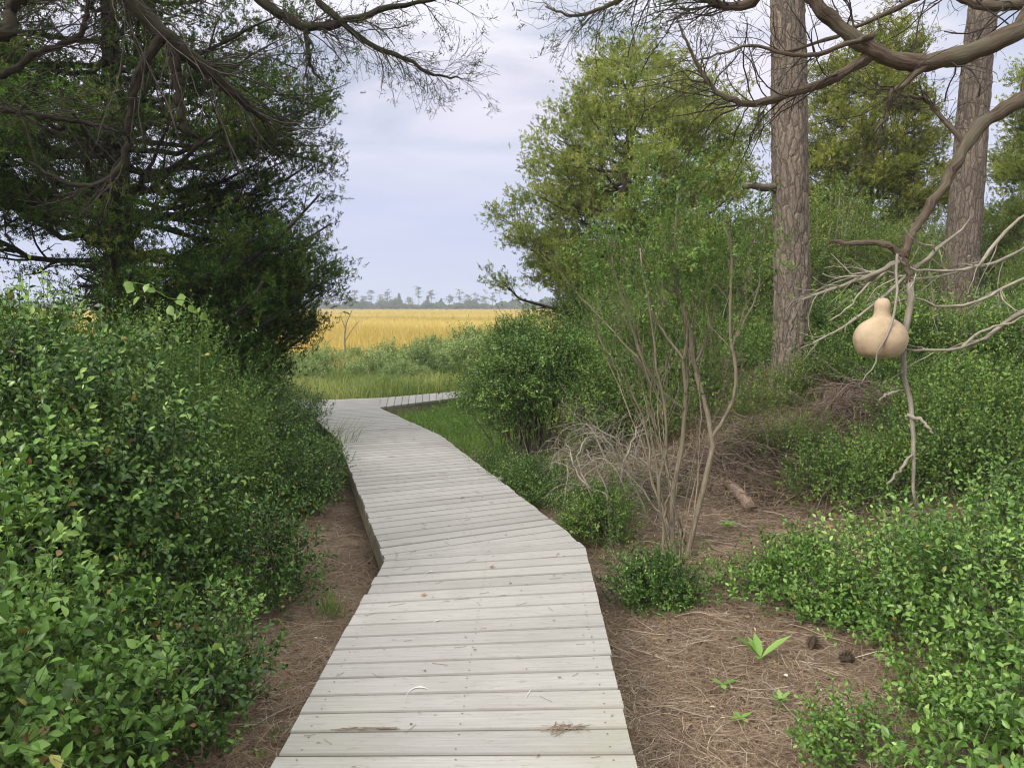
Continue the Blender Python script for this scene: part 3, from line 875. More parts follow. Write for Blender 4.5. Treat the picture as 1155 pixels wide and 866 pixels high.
    copy_thing(a, loc_(-.15, 8.1), 2.0, .8, 'smaller low shrub beside the boards in front of the rounded dark bush', 'shrub')
    # the dark rounded bush on visible stems
    mk('rounded_bush', 'rounded dark green bush on bare stems right of the boardwalk junction', 'bush', loc_(.22, 8.8),
       [(0, 0, 1.0, .62, .6, .52), (-.38, -.1, .75, .42, .45, .42), (.3, .2, 1.25, .35, .4, .35), (-.15, .2, 1.35, .3, .35, .28)], 620, 9, .034, 7, .5, 'glossy', (.09, .18), 0, .08,
       base_r=.3, tint=(.25, .8), stems=40, stem_r=.012, stem_mat='cedar_bark', shell=.6)
    mk('rounded_bush', 'loose light green bush between the rounded dark bush and forked stems', 'bush', loc_(1.35, 8.7),
       [(0, 0, .95, .75, .6, .75), (-.2, -.5, .5, .6, .5, .5), (.5, -.2, .75, .5, .5, .6)], 520, 7, .036, 7, .5, 'myrtle', (.10, .22), 0, .11,
       base_r=.35, tint=(.2, .85), stems=70, stem_r=.009, shell=.75)
    mk('rounded_bush', 'yellow green bush overlapping the golden marsh beside the rounded dark bush', 'bush', loc_(-.35, 12.2),
       [(0, 0, .5, .7, .6, .48), (.5, .2, .7, .6, .5, .48), (1.2, 0, .75, .6, .5, .5)], 420, 8, .045, 6, .5, 'dune_leaf', (.1, .22), 0, .11, tint=(.2, .8), stems=36, stem_r=.009, shell=.6)


right_front_shrubs()


def myrtle_tree():
    loc = loc_(*hit(773, 628)[:2])
    Y = loc[1]
    root = empty('wax_myrtle', loc, 'slender multi stemmed small tree with forked tan stems on brown needles', 'small tree')
    g = Geo()
    S1 = [[(763, 634, 0), (756, 590, .02), (759, 552, .05), (770, 493, .1), (773, 444, .1), (771, 405, .12), (776, 370, .15), (768, 335, .2), (755, 290, .25), (742, 245, .3)],
          [(773, 636, -.02), (790, 565, 0), (803, 493, .0), (794, 451, .05), (783, 410, .1), (778, 370, .12), (766, 335, .15), (760, 280, .1), (764, 225, .1)],
          [(803, 493, 0), (822, 462, -.05), (830, 427, -.1), (825, 392, -.1), (822, 351, -.1), (826, 300, -.1), (815, 250, -.1)],
          [(760, 548, .05), (748, 590, .1), (752, 640, .05)],
          [(770, 460, .1), (735, 425, .05), (715, 375, 0), (700, 330, -.05), (690, 290, -.1)],
          [(771, 405, .1), (745, 370, .2), (722, 330, .3), (705, 290, .3)],
          [(783, 410, .1), (800, 370, .25), (812, 330, .3), (820, 285, .3)],
          [(766, 335, .2), (735, 310, .1), (712, 265, 0)],
          [(825, 392, -.1), (850, 340, 0), (862, 290, .1)],
          [(740, 430, .05), (716, 400, 0), (680, 360, .1), (650, 330, .2)],
          [(755, 620, .02), (742, 560, -.1), (752, 500, -.15), (748, 450, -.15), (738, 400, -.2), (730, 340, -.2), (722, 280, -.2)],
          [(765, 622, .1), (735, 540, .3), (728, 480, .4), (700, 420, .4), (672, 375, .4)]]
    R = [(.020, .008), (.022, .008), (.014, .007), (.010, .011), (.010, .005), (.010, .005), (.010, .005), (.008, .004), (.008, .004), (.008, .004), (.011, .005), (.010, .004)]
    Ps, Rs = [], []
    for s, (r0, r1) in zip(S1, R):
        P = catmull([at(a, b, Y + c) for a, b, c in s], 14)
        if len(s) >= 9 or s[0][1] > 615:
            P[0, 2] = gz(P[0, 0], P[0, 1]) - .04
        P[1:-1] += rng.normal(size=(12, 3)) * .006
        Ps.append(P); Rs.append(np.linspace(r0, r1, 14))
    nf = 11
    for k in range(nf):
        bx = 770 + U(-14, 16); a = U(-1, 1)
        P = catmull([at(bx, 628, Y + U(-.1, .3)), at(bx + a * 20, 560, Y + U(-.1, .4)), at(bx + a * 48 + U(-8, 8), 480, Y + U(-.2, .5)), at(bx + a * 80 + U(-12, 12), 400, Y + U(-.2, .6)), at(bx + a * 100 + U(-15, 15), 330 + 40 * abs(a), Y + U(-.2, .6))], 14)
        P[0, 2] = gz(P[0, 0], P[0, 1]) - .03; P[1:-1] += rng.normal(size=(12, 3)) * .009
        Ps.append(P); Rs.append(np.linspace(U(.004, .007), .002, 14))
    Ps, Rs = np.array(Ps), np.array(Rs)
    tubes(g, Ps, Rs, 9, tint=U(.4, .7, len(Ps)), rough=.05)
    P2, R2 = grow(Ps, Rs, 130, (.25, .75), (.3, .8), .12, 7, .16, .45, .55, up=(0, 0, .5))
    tubes(g, P2, np.maximum(R2, .0016), 4, tint=U(.3, .8, len(P2)))
    P3, R3 = grow(P2, R2, 420, (.12, .35), (.4, .9), .08, 5, .2, .2, .6)
    tubes(g, P3, np.maximum(R3, .0011), 3, tint=U(.3, .8, len(P3)))
    g.build('trunk', M['stem_tan'], root, offset=loc)
    gf = Geo()
    cx = at(755, 265, Y + .1)
    bl = [(*at(752, 285, Y + .1), .50, .5, .42), (*at(745, 232, Y + .1), .34, .4, .26), (*at(700, 275, Y), .3, .35, .32), (*at(815, 262, Y), .33, .35, .36),
          (*at(690, 330, Y + .2), .28, .3, .2), (*at(850, 240, Y), .15, .2, .18), (*at(815, 210, Y), .25, .25, .16), (*at(770, 330, Y + .2), .36, .4, .18)]
    bl += [(*at(690, 400, Y + .4), .25, .3, .2), (*at(840, 390, Y + .3), .22, .3, .2), (*at(765, 400, Y + .5), .4, .3, .25), (*at(800, 430, Y + .3), .3, .3, .15), (*at(720, 430, Y + .5), .3, .3, .16), (*at(672, 300, Y + .3), .22, .3, .22), (*at(845, 300, Y + .2), .24, .3, .26), (*at(735, 205, Y), .16, .2, .14), (*at(790, 195, Y), .14, .2, .10), (*at(720, 370, Y + .4), .38, .4, .2), (*at(800, 370, Y + .4), .34, .4, .2)]
    p, o = blob_pts(bl, 235, .97)
    spc = 6
    P = np.repeat(p, spc, 0) + rng.normal(size=(len(p) * spc, 3)) * .085
    O = nrm(np.repeat(o, spc, 0) * .4 + rdir(len(P)) * .6 + np.array([0, 0, .6]))
    T = np.repeat(U(.15, .7, len(p)), spc)
    sprays(gf, gf, P, O, U(.08, .17, len(P)), 7, .036, .5, T, 0, .5, .9)
    gf.build('crown', M['myrtle'], root, offset=loc)


myrtle_tree()

# ------------------------------------------------------------------ dune background shrubs
def dune_shrubs():
    pr = []
    for v in range(3):
        bl = [(0, 0, .85, .95, .85, .75), (U(-.5, .5), U(-.3, .3), 1.35, .6, .6, .5), (.6, -.2, .7, .6, .6, .6), (-.6, -.1, .65, .6, .6, .55)]
        pr.append(make_shrub('dune_shrub', 'x', 'shrub', np.array([40. + v * 6, -30., 0]) * 0 + np.array([0., -40., -.28]), bl, [430, 400, 360][v], 8, .044, 6, .48,
                             'dune_leaf' if v != 1 else 'myrtle', (.10, .22), 0, .12, base_r=.4, tint=(.1, .85), stems=110, stem_r=.008, stem_mat='twig_pale', shell=.75))
    spots = [(672, 12.6, 0, 'olive shrub under the tall olive cedar, nearest the marsh', .72, 1),
             (735, 11.6, 1, 'green shrub behind the forked stems of the slender small tree', .95, 2),
             (705, 10.4, 1, 'green shrub below the olive cedar, left of the forked stems', .8, 3.6),
             (800, 10.6, 0, 'olive shrub just left of the straight pine trunk', .95, .3),
             (845, 12.0, 2, 'olive shrub behind the left side of the straight pine trunk', 1.05, 2.2),
             (920, 11.0, 0, 'olive twiggy shrub just right of the straight pine trunk', 1.0, 4),
             (975, 12.4, 2, 'twiggy olive shrub below the yellowish cedar', .95, 5),
             (1000, 10.4, 2, 'olive shrub behind the hanging gourd', .7, 1.5),
             (1035, 13.5, 0, 'olive shrub just left of the leaning pine, upper row', 1.0, 2.9),
             (1165, 13.2, 2, 'olive shrub right of the leaning pine at the right edge', 1.15, .9),
             (1180, 10.2, 0, 'low olive shrub at the right edge below the leaning pine', .62, 3.2),
             (1230, 11.6, 0, 'olive shrub cut off by the right edge of the view', 1.0, 1.1),
             (900, 14.5, 1, 'tall green shrub at the back behind the straight pine', 1.25, 5.2),
             (1090, 15.0, 0, 'olive shrub at the back behind the leaning pine', 1.1, 2.4),
             (770, 14.0, 2, 'olive shrub at the back beside the tall olive cedar foot', 1.2, .2)]
    first = {}
    for px, Y, v, lb, sc, rz in spots:
        x = (px - 577.5) / F * Y
        l = loc_(x, Y); l[2] -= .04
        if v not in first:
            o = pr[v]; o.location = tuple(l); o.rotation_euler = (0, 0, rz); o.scale = (sc,) * 3; o['label'] = lb; first[v] = o
        else: copy_thing(pr[v], l, rz, sc, lb, 'shrub')


dune_shrubs()


# ------------------------------------------------------------------ cedars
def prof_px(rows, pxc, Y):
    """rows: (py, left px, right px) -> function of (z, az) giving crown radius"""
    z = np.array([at(pxc, r[0], Y)[2] for r in rows]); o = np.argsort(z)
    lf = np.array([(pxc - r[1]) * Y / F for r in rows]); rt = np.array([(r[2] - pxc) * Y / F for r in rows])
    z, lf, rt = z[o], lf[o], rt[o]

    def f(zz, az):
        c = (np.cos(az) + 1) / 2
        return np.interp(zz, z, lf, 0, 0) * (1 - c) + np.interp(zz, z, rt, 0, 0) * c
    return f, z[0], z[-1]


def cedar(name, label, loc, prof, zlo, zhi, ztop, tr, mat, barkm, nl, subk=6, spc=30, blade=.034, slope=(.0, .5), clr=.2, dead=60, lean=(0, 0), zpow=.9, extra=None, rmul=1.0,
          tint=(.1, .75), cat='cedar tree', m=9, trunk_paths=None, zskip=None):
    root = empty(name, loc, label, cat)
    gt, gf, gl, gd = Geo(), Geo(), Geo(), Geo()
    zb = loc[2] - .1
    K = 24
    zs = np.linspace(zb, ztop, K)
    tx = loc[0] + lean[0] * (zs - zb) / (ztop - zb) + np.cumsum(rng.normal(size=K)) * .012
    ty = loc[1] + lean[1] * (zs - zb) / (ztop - zb) + np.cumsum(rng.normal(size=K)) * .012
    TP = np.stack([tx, ty, zs], 1)
    TR = tr * (1 - .88 * (zs - zb) / (ztop - zb)) + tr * .5 * np.exp(-(zs - zb) / .25)
    tubes(gt, TP, TR, 14, tint=.5, rough=.06)
    gt.build('trunk', M[barkm], root, offset=loc)
    z1 = np.sort(zlo + (zhi - zlo) * U(0, 1, nl) ** zpow)
    az = np.arange(nl) * 2.39996 + U(-.4, .4, nl)
    if extra is not None:
        ne, za, zb_, aa, ab, = extra
        z1 = np.concatenate([z1, U(za, zb_, ne)]); az = np.concatenate([az, U(aa, ab, ne)]); nl = nl + ne
    R = prof(z1, az) * U(.62, .96, nl) * rmul
    sl = U(slope[0], slope[1], nl)
    z0 = np.maximum(z1 - R * sl, zb + .4)
    p0 = np.stack([np.interp(z0, zs, tx), np.interp(z0, zs, ty), z0], 1)
    d = np.stack([np.cos(az), np.sin(az), 0 * az], 1)
    s = np.linspace(0, 1, 10)
    P = p0[:, None] + d[:, None] * (R[:, None] * s)[..., None]
    P[:, :, 2] += (z1 - z0)[:, None] * s ** 1.5 - .06 * R[:, None] * np.sin(s * PI)
    wob = np.cumsum(rng.normal(size=(nl, 10, 3)) * .028, 1); wob[:, 0] = 0
    P = P + wob * (R[:, None, None] * .6)
    Rr = (np.interp(z0, zs, TR) * .38)[:, None] * np.linspace(1, .18, 10)[None]
    Rr = np.minimum(Rr, .034)
    ok = R > .12
    P, Rr, R = P[ok], Rr[ok], R[ok]
    tubes(gl, P, np.maximum(Rr, .004), 6, tint=U(.3, .7, len(P)))
    ns = int((R * subk).sum())
    P2, R2 = grow(P, Rr, ns, (.35, .75), (.45, 1.0), .05, 6, .16, .3, .6, 1.0, lenfall=.45)
    P2 = np.minimum(P2, 1e9)
    tubes(gl, P2, np.maximum(R2, .003), 4, tint=U(.3, .7, len(P2)))
    ends = np.concatenate([P2[:, -1], P2[:, 3], P[:, -1], P[:, 7]])
    if zskip is not None: ends = ends[~zskip(ends)]
    n = len(ends)
    ctr = np.stack([np.interp(ends[:, 2], zs, tx), np.interp(ends[:, 2], zs, ty), ends[:, 2]], 1)
    out = nrm(ends - ctr)
    Q = np.repeat(ends, spc, 0) + rng.normal(size=(n * spc, 3)) * clr * np.array([1, 1, .62]) * np.repeat(U(.5, 1.1, n), spc)[:, None]
    O = nrm(np.repeat(out, spc, 0) * .5 + rdir(n * spc) * .75 + np.array([0, 0, .5]))
    T = np.repeat(U(tint[0], tint[1], n), spc) + .1 * rng.normal(size=n * spc)
    brown = np.repeat(U(0, 1, n) < .035, spc)
    T = np.where(brown, 1.0, np.clip(T, 0, .9))
    SL = U(.05, .11, n * spc)
    sprays(gf, None, Q, O, SL, m, blade, .34, T, -1, .2, .8, tiptint=.12, droop=.0)
    gf.build('crown', M[mat], root, offset=loc)
    P3, R3 = grow(np.concatenate([P2]), np.concatenate([R2]), dead * 6, (.12, .4), (.5, 1.2), 0, 5, .25, .1, .6)
    tubes(gl, P3, np.maximum(R3, .0018), 3, tint=U(.3, .8, len(P3)))
    P4, R4 = grow(P, Rr, dead, (.3, .9), (.5, 1.3), -.04, 6, .22, .05, .4, .6)
    tubes(gl, P4, np.maximum(R4, .002), 3, tint=U(.3, .8, len(P4)))
    gl.build('branches', M['twig_dark'] if barkm == 'dark_bark' else M[barkm], root, offset=loc)
    return root


def cedars():
    Y = 9.2
    f, a, b = prof_px([(-270, 130, 170), (-220, 20, 260), (-150, -60, 310), (-90, -110, 330), (-20, -130, 335), (60, -140, 350), (110, -140, 372), (150, -140, 375), (200, -130, 392), (222, -60, 388),
                       (236, 40, 382), (248, 115, 378), (300, 125, 378), (340, 125, 372), (385, 125, 345), (415, 130, 300)], 147, Y)
    x = (147 - 577.5) / F * Y
    cedar('cedar_tree', 'large dark cedar tree with thick trunk behind the left shrubs', loc_(x, Y), f, a, b, b + .4, .19, 'cedar_shaded', 'dark_bark', 175, zpow=1.15, extra=(46, .85, 2.6, -1.2, .6), rmul=1.05, zskip=lambda e: (np.abs(e[:, 0] + 4.62) < .42) & (e[:, 2] < 2.9) & (U(0, 1, len(e)) < .85),
          subk=6.4, spc=17, m=11, blade=.042, clr=.12, dead=60, slope=(-.1, .6), tint=(.1, .85))
    Y = 13.2
    f, a, b = prof_px([(48, 690, 712), (75, 660, 760), (110, 640, 812), (150, 605, 850), (190, 585, 868), (230, 582, 872), (250, 572, 865), (290, 556, 850), (322, 552, 850), (338, 600, 840), (360, 680, 780)], 705, Y)
    x = (705 - 577.5) / F * Y
    cedar('cedar_tree', 'broad olive green cedar standing against the open sky right of centre', loc_(x, Y), f, a, b, b + .1, .15, 'cedar_olive', 'cedar_bark', 125, zpow=1.0, rmul=1.08,
          subk=7.0, spc=14, m=11, blade=.050, clr=.13, dead=60, slope=(-.05, .5), tint=(.1, .85))
    Y = 15.0
    f, a, b = prof_px([(25, 965, 985), (60, 935, 1015), (110, 905, 1030), (160, 880, 1045), (210, 865, 1062), (250, 870, 1060), (285, 880, 1050)], 972, Y)
    x = (972 - 577.5) / F * Y
    cedar('cedar_tree', 'conical yellowish cedar between the two pine trunks', loc_(x, Y), f, a, b, b + .15, .14, 'cedar_gold', 'cedar_bark', 90, rmul=1.12,
          subk=7.5, spc=14, m=11, blade=.054, clr=.14, dead=50, slope=(-.1, .4), tint=(.1, .85))
    Y = 14.0
    f, a, b = prof_px([(40, 1190, 1230), (80, 1135, 1280), (140, 1105, 1310), (200, 1095, 1320), (250, 1100, 1320), (290, 1110, 1300)], 1210, Y)
    x = (1210 - 577.5) / F * Y
    cedar('cedar_tree', 'yellow green cedar cut off by the right edge, right of the leaning pine', loc_(x, Y), f, a, b, b + .15, .14, 'cedar_olive', 'cedar_bark', 80,
          subk=7, spc=14, m=11, blade=.054, clr=.14, dead=40, slope=(-.1, .4), tint=(.1, .8))
    # a second dark cedar mostly out of frame on the left
    Y = 8.0
    f, a, b = prof_px([(-230, -70, 20), (-160, -160, 70), (-60, -200, 90), (60, -220, 90), (120, -220, 70), (175, -200, 20)], -8, Y)
    x = (-6 - 577.5) / F * Y
    cedar('cedar_tree', 'dark cedar whose trunk shows at the extreme left edge', loc_(x, Y), f, a, b, b + .3, .12, 'cedar_shaded', 'dark_bark', 70,
          subk=3.4, spc=12, m=11, blade=.042, clr=.12, dead=120, slope=(-.1, .4), tint=(.1, .8))


cedars()


# ------------------------------------------------------------------ pines (long straight trunks, crowns above the view)
def pine(label, base, pts, radii, stub=None, crownz=(9, 13)):
    root = empty('pine_tree', base, label, 'pine tree')
    g = Geo()
    K, sides = 150, 72
    P = catmull(pts, K); R = np.interp(np.linspace(0, 1, K), np.linspace(0, 1, len(radii)), radii)
    R = R + R[0] * .35 * np.exp(-np.linspace(0, 30, K))
    tubes(g, P, R, sides, tint=.5)
    # plates: push the verts in along a stretched cell pattern
    V = g.V[0]; tc = g.C[0]
    cent = np.repeat(P, sides, 0)
    seeds = None
    h = .006 * np.sin(tc[:, 0] * 60 + 3 * np.sin(tc[:, 2] * 9)) * np.sin(tc[:, 1] * 60 + 2 * np.sin(tc[:, 2] * 7)) + .004 * rng.normal(size=len(V))
    g.V[0] = V + nrm(V - cent) * h[:, None]
    g.build('trunk', M['pine_bark'], root, offset=base)
    if stub is not None:
        gs = Geo(); SP = catmull(stub, 8)
        tubes(gs, SP, np.linspace(.045, .032, 8), 10, rough=.06)
        gs.build('branch_stub', M['cedar_bark'], root, offset=base)
    # crown far above the frame
    top = P[-1]
    gl, gc = Geo(), Geo()
    n = 26
    zc = np.linspace(crownz[0], top[2] - .2, n)
    k = np.array([np.interp(zc, P[:, 2], P[:, i]) for i in range(3)]).T
    az = np.arange(n) * 2.4
    L = 2.6 * np.sin(np.linspace(.5, 2.9, n)) + .3
    s = np.linspace(0, 1, 8)
    B = k[:, None] + np.stack([np.cos(az), np.sin(az), .25 + 0 * az], 1)[:, None] * (L[:, None] * s)[..., None]
    B += np.cumsum(rng.normal(size=B.shape) * .05, 1)
    RB = np.linspace(.045, .012, 8)[None] * np.ones((n, 1))
    tubes(gl, B, RB, 5)
    B2, R2 = grow(B, RB, 160, (.4, .9), (.4, .9), .08, 5, .15, .3)
    tubes(gl, B2, R2, 4)
    gl.build('branches', M['cedar_bark'], root, offset=base)
    e = np.concatenate([B2[:, -1], B2[:, 3], B[:, -1]])
    Q = np.repeat(e, 8, 0) + rng.normal(size=(len(e) * 8, 3)) * .14
    sprays(gc, None, Q, nrm(rdir(len(Q)) + np.array([0, 0, .6])), .12, 9, .14, .05, U(0, 1, len(Q)), 0, .2, .9, droop=0)
    gc.build('crown', M['pine_leaf'], root, offset=base)
    return root


def pines():
    b = hit(891, 436)
    b[2] = gz(b[0], b[1])
    Y = b[1]
    print('pine1', b)
    wpx = Y / F
    up = [(b[0], Y, b[2] - .15), at(893, 330, Y), at(891, 200, Y), at(890, 80, Y), at(888, -60, Y)]
    hi = up[-1] + np.array([-.05, 0.1, 4.0]); hi2 = hi + np.array([.1, .1, 4.0])
    pine('straight pine tree with plated bark in the middle of the right side', b, up + [hi, hi2],
         [20 * wpx, 19 * wpx, 19 * wpx, 18.5 * wpx, 17 * wpx, .13, .05],
         stub=[at(880, 211, Y), at(862, 212, Y - .1), at(848, 209, Y - .15), at(838, 211, Y - .15)], crownz=(7.5, 12))
    Y = 11.4
    x = (1074 - 577.5) / F * Y
    b = loc_(x, Y); wpx = Y / F
    up = [(b[0] - .05, Y, b[2] - .15), at(1078, 355, Y), at(1089, 235, Y), at(1099, 110, Y), at(1110, 0, Y)]
    hi = up[-1] + np.array([.35, 0.1, 3.5]); hi2 = hi + np.array([.3, .1, 3.5])
    pine('leaning pine tree with plated bark near the right edge', b, up + [hi, hi2], [21 * wpx, 18.5 * wpx, 17 * wpx, 15.5 * wpx, 14 * wpx, .11, .05], crownz=(8, 12))
    # slim dark trunk beside the left cedar
    Y = 11.0
    x = (122 - 577.5) / F * Y; b = loc_(x, Y)
    root = empty('bare_sapling', b, 'thin dark dead trunk just left of the large dark cedar trunk', 'dead tree')
    g = Geo()
    P = catmull([(x, Y, b[2] - .1), at(121, 330, Y), at(122, 270, Y), at(126, 200, Y), at(124, 120, Y)], 20)
    R = np.linspace(.045, .02, 20)
    tubes(g, P, R, 8)
    P2, R2 = grow(P[None], R[None], 26, (.5, 1.4), (.7, 1.3), .02, 7, .18, .35)
    tubes(g, P2, R2, 4)
    P3, R3 = grow(P2, R2, 120, (.2, .6), (.4, 1.0), 0, 5, .2)
    tubes(g, P3, np.maximum(R3, .002), 3)
    g.build('trunk', M['twig_dark'], root, offset=b)


pines()


# ------------------------------------------------------------------ overhanging trees (trunks outside the frame)
def gnarly(gg, P, R_, sides):
    """a limb with uneven girth, low swellings and a few broken stubs"""
    K = len(P)
    t = np.linspace(0, 1, K)
    k = 1 + .06 * np.sin(t * U(30, 45) + U(0, 6)) + .05 * np.sin(t * U(70, 95) + U(0, 6))
    for _ in range(4):
        k = k + U(.08, .22) * np.exp(-((t - U(.05, .95)) / .012) ** 2)
    tubes(gg, P, R_ * k, sides, tint=.5, rough=.06)
    P2, R2 = grow(P[None], (R_ * k)[None], max(3, K // 10), (.03, .11), (.6, 1.2), 0, 4, .12, .08, .42, .95, 0)
    tubes(gg, P2, R2, 7, tint=.45, rough=.08)


def overhang_right():
    base = loc_(4.35, 4.3)
    root = empty('overhanging_tree', base, 'old tree whose heavy curved limbs cross the upper right corner', 'tree')
    g = Geo()
    tp = catmull([(4.35, 4.3, base[2] - .15), (4.3, 4.25, 1.0), (4.2, 4.15, 2.4), (4.3, 4.2, 4.0), (4.4, 4.3, 6.5)], 40)
    tubes(g, tp, np.linspace(.22, .07, 40), 16, rough=.05)
    g.build('trunk', M['limb_bark'], root, offset=base)
    Ps, Rs = [], []

    def limb(pts, r, K=26):
        P = catmull([p if len(p) == 3 and isinstance(p, np.ndarray) else at(*p) for p in pts], K)
        Rr = np.interp(np.linspace(0, 1, K), np.linspace(0, 1, len(r)), r)
        return P, Rr
    w = 4.0 / F
    L1 = limb([np.array([4.25, 4.2, 3.1]), (1200, 5, 4.05), (1150, 34, 4.0), (1085, 63, 4.0), (1030, 71, 4.0), (985, 58, 4.0), (945, 28, 4.0), (915, -2, 4.0), (885, -50, 4.05), (850, -140, 4.2)],
              [.06, 11 * w, 10.2 * w, 9.4 * w, 9 * w, 8.4 * w, 7.6 * w, 6.8 * w, 6 * w, 5 * w], 60)
    L2 = limb([(985, 58, 4.0), (970, 72, 4.02), (930, 93, 4.05), (880, 110, 4.1), (845, 117, 4.1), (815, 108, 4.1), (795, 88, 4.1), (780, 60, 4.1), (765, 28, 4.1)],
              [7 * w, 5.6 * w, 5 * w, 4.5 * w, 3.8 * w, 3 * w, 2.4 * w, 1.7 * w, .9 * w], 40)
    L3 = limb([np.array([4.2, 4.15, 2.4]), (1200, 92, 4.1), (1155, 112, 4.0), (1110, 138, 3.95), (1085, 172, 3.9), (1062, 215, 3.85), (1032, 258, 3.8), (1021, 288, 3.75), (1026, 318, 3.73)],
              [.045, 8.8 * w, 8.0 * w, 7.2 * w, 5.9 * w, 5.0 * w, 4.4 * w, 3.7 * w, 3.0 * w], 60)
    L4 = limb([(1021, 288, 3.75), (990, 274, 3.8), (960, 275, 3.85), (935, 271, 3.9)], [4 * w, 3 * w, 2.6 * w, 1.6 * w], 20)
    L5 = limb([(985, 40, 3.98), (960, 48, 3.9), (920, 62, 3.85), (890, 62, 3.8), (850, 52, 3.8), (810, 62, 3.8), (790, 66, 3.8)], [3 * w, 2.6 * w, 2.4 * w, 2 * w, 1.5 * w, 1.2 * w, .8 * w], 26)
    L6 = limb([np.array([4.3, 4.2, 3.5]), (1160, 3, 4.2), (1090, 0, 4.3), (1060, -10, 4.3), (990, 20, 4.3), (930, 45, 4.3), (880, 60, 4.35)], [.05, 7 * w, 5 * w, 3.4 * w, 2.6 * w, 2.2 * w, 1.4 * w], 30)
    L7 = limb([(885, -50, 4.05), (850, 0, 4.3), (820, 8, 4.4), (795, -2, 4.4), (740, -20, 4.5), (690, 5, 4.5), (650, 18, 4.5), (615, 8, 4.5)],
              [7 * w, 6 * w, 5 * w, 4.5 * w, 3.5 * w, 2.6 * w, 1.8 * w, 1 * w], 40)
    L8 = limb([(1052, 65, 4.0), (1020, 95, 3.95), (1005, 105, 3.9), (1000, 130, 3.9), (985, 150, 3.9)], [4.5 * w, 3 * w, 2.4 * w, 1.8 * w, 1 * w], 20)
    L9 = limb([(1090, 165, 3.92), (1050, 118, 4.1), (1030, 110, 4.15), (1010, 108, 4.2)], [3 * w, 2.4 * w, 1.8 * w, 1 * w], 16)
    for nm, (P, R_), sd in (('limb', L1, 14), ('limb', L2, 12), ('limb', L3, 14), ('limb', L4, 8), ('limb', L5, 8), ('limb', L6, 8), ('limb', L7, 9), ('limb', L8, 8), ('limb', L9, 8)):
        gg = Geo()
        P = P + np.vstack([np.zeros((1, 3)), rng.normal(size=(len(P) - 1, 3)) * .003])
        gnarly(gg, P, R_, sd)
        gg.build(nm, M['limb_bark'], root, offset=base)
    gt = Geo()
    for (P, R_), n, n2, rng_, gr in ((L2, 46, 200, (.2, .7), -.02), (L5, 26, 90, (.15, .5), -.01), (L6, 26, 100, (.15, .5), -.02), (L7, 60, 260, (.2, .75), -.05), (L8, 14, 50, (.15, .5), -.02), (L9, 12, 40, (.12, .4), 0), (L1, 16, 60, (.2, .6), .0)):
        P2, R2 = grow(P[None], R_[None], n, rng_, (.5, 1.2), gr, 8, .2, .15, .35)
        R2 = np.clip(R2, .0014, .0042)
        tubes(gt, P2, R2, 4, tint=U(.2, .7, n))
        P3, R3 = grow(P2, R2, n2, (.08, .32), (.4, 1.1), gr, 6, .25, .1, .6)
        tubes(gt, P3, np.clip(R3, .0011, .003), 3, tint=U(.2, .7, n2))
        P4, R4 = grow(P3, R3, n2, (.03, .14), (.4, 1.1), gr, 4, .25, .2, .7)
        tubes(gt, P4, np.clip(R4, .0009, .002), 3, tint=U(.2, .7, n2))
        if P is L7[0]:
            ee = np.concatenate([P3[:, -1], P4[:, -1]])
    gt.build('twigs', M['twig_dark'], root, offset=base)
    # few tufts of needles still on the high twigs
    gf = Geo()
    ee = ee[rng.choice(len(ee), 90, replace=False)]
    Q = np.repeat(ee, 5, 0) + rng.normal(size=(450, 3)) * .03
    sprays(gf, None, Q, nrm(rdir(450) + np.array([0, 0, .3])), .06, 7, .03, .2, U(.1, .6, 450), 0, .2, .8, droop=0)
    gf.build('needle_tufts', M['cedar_shaded'], root, offset=base)
    # pale dead side branches around the gourd
    gp = Geo()
    pale = [([(1026, 316, 3.73), (1027, 345, 3.72), (1021, 376, 3.7), (1019, 414, 3.7), (1028, 462, 3.7), (1030, 500, 3.7), (1029, 532, 3.7), (1034, 575, 3.7)], 3.6),
            ([(1180, 225, 3.9), (1140, 255, 3.9), (1100, 300, 3.85), (1060, 306, 3.8), (1030, 303, 3.75), (1012, 287, 3.7)], 2.2),
            ([(1185, 255, 4.1), (1150, 283, 4.1), (1118, 298, 4.05), (1085, 305, 4.0), (1040, 315, 3.95), (1000, 305, 3.9), (960, 310, 3.9)], 2.2),
            ([(1095, 245, 3.95), (1072, 270, 3.9), (1050, 288, 3.85), (1028, 306, 3.8), (1000, 332, 3.72), (975, 352, 3.72), (945, 371, 3.72), (918, 386, 3.75)], 2.6),
            ([(1021, 290, 3.75), (990, 308, 3.85), (955, 320, 3.95), (905, 338, 4.0)], 3.2),
            ([(1180, 340, 3.6), (1150, 352, 3.6), (1120, 375, 3.6), (1085, 391, 3.62), (1050, 395, 3.66), (1022, 394, 3.69)], 2.8),
            ([(1180, 290, 3.8), (1155, 315, 3.8), (1125, 328, 3.8), (1095, 342, 3.78), (1060, 345, 3.78), (1030, 337, 3.75), (1005, 342, 3.74)], 2.2),
            ([(1022, 468, 3.7), (1040, 475, 3.68), (1052, 489, 3.66)], 2.5), ([(1029, 512, 3.7), (1015, 530, 3.65), (1000, 546, 3.62)], 2.2),
            ([(1019, 440, 3.7), (1000, 446, 3.65), (992, 452, 3.62)], 2.2),
            ([(1085, 391, 3.62), (1110, 372, 3.58), (1140, 364, 3.55), (1175, 350, 3.5)], 1.6),
            ([(1000, 305, 3.9), (975, 325, 3.9), (960, 345, 3.9), (935, 362, 3.9)], 1.6),
            ([(1012, 287, 3.7), (1012, 335, 3.6), (1006, 363, 3.52), (995, 385, 3.5), (985, 412, 3.5), (972, 432, 3.5)], 1.5)]
    Pl, Rl = [], []
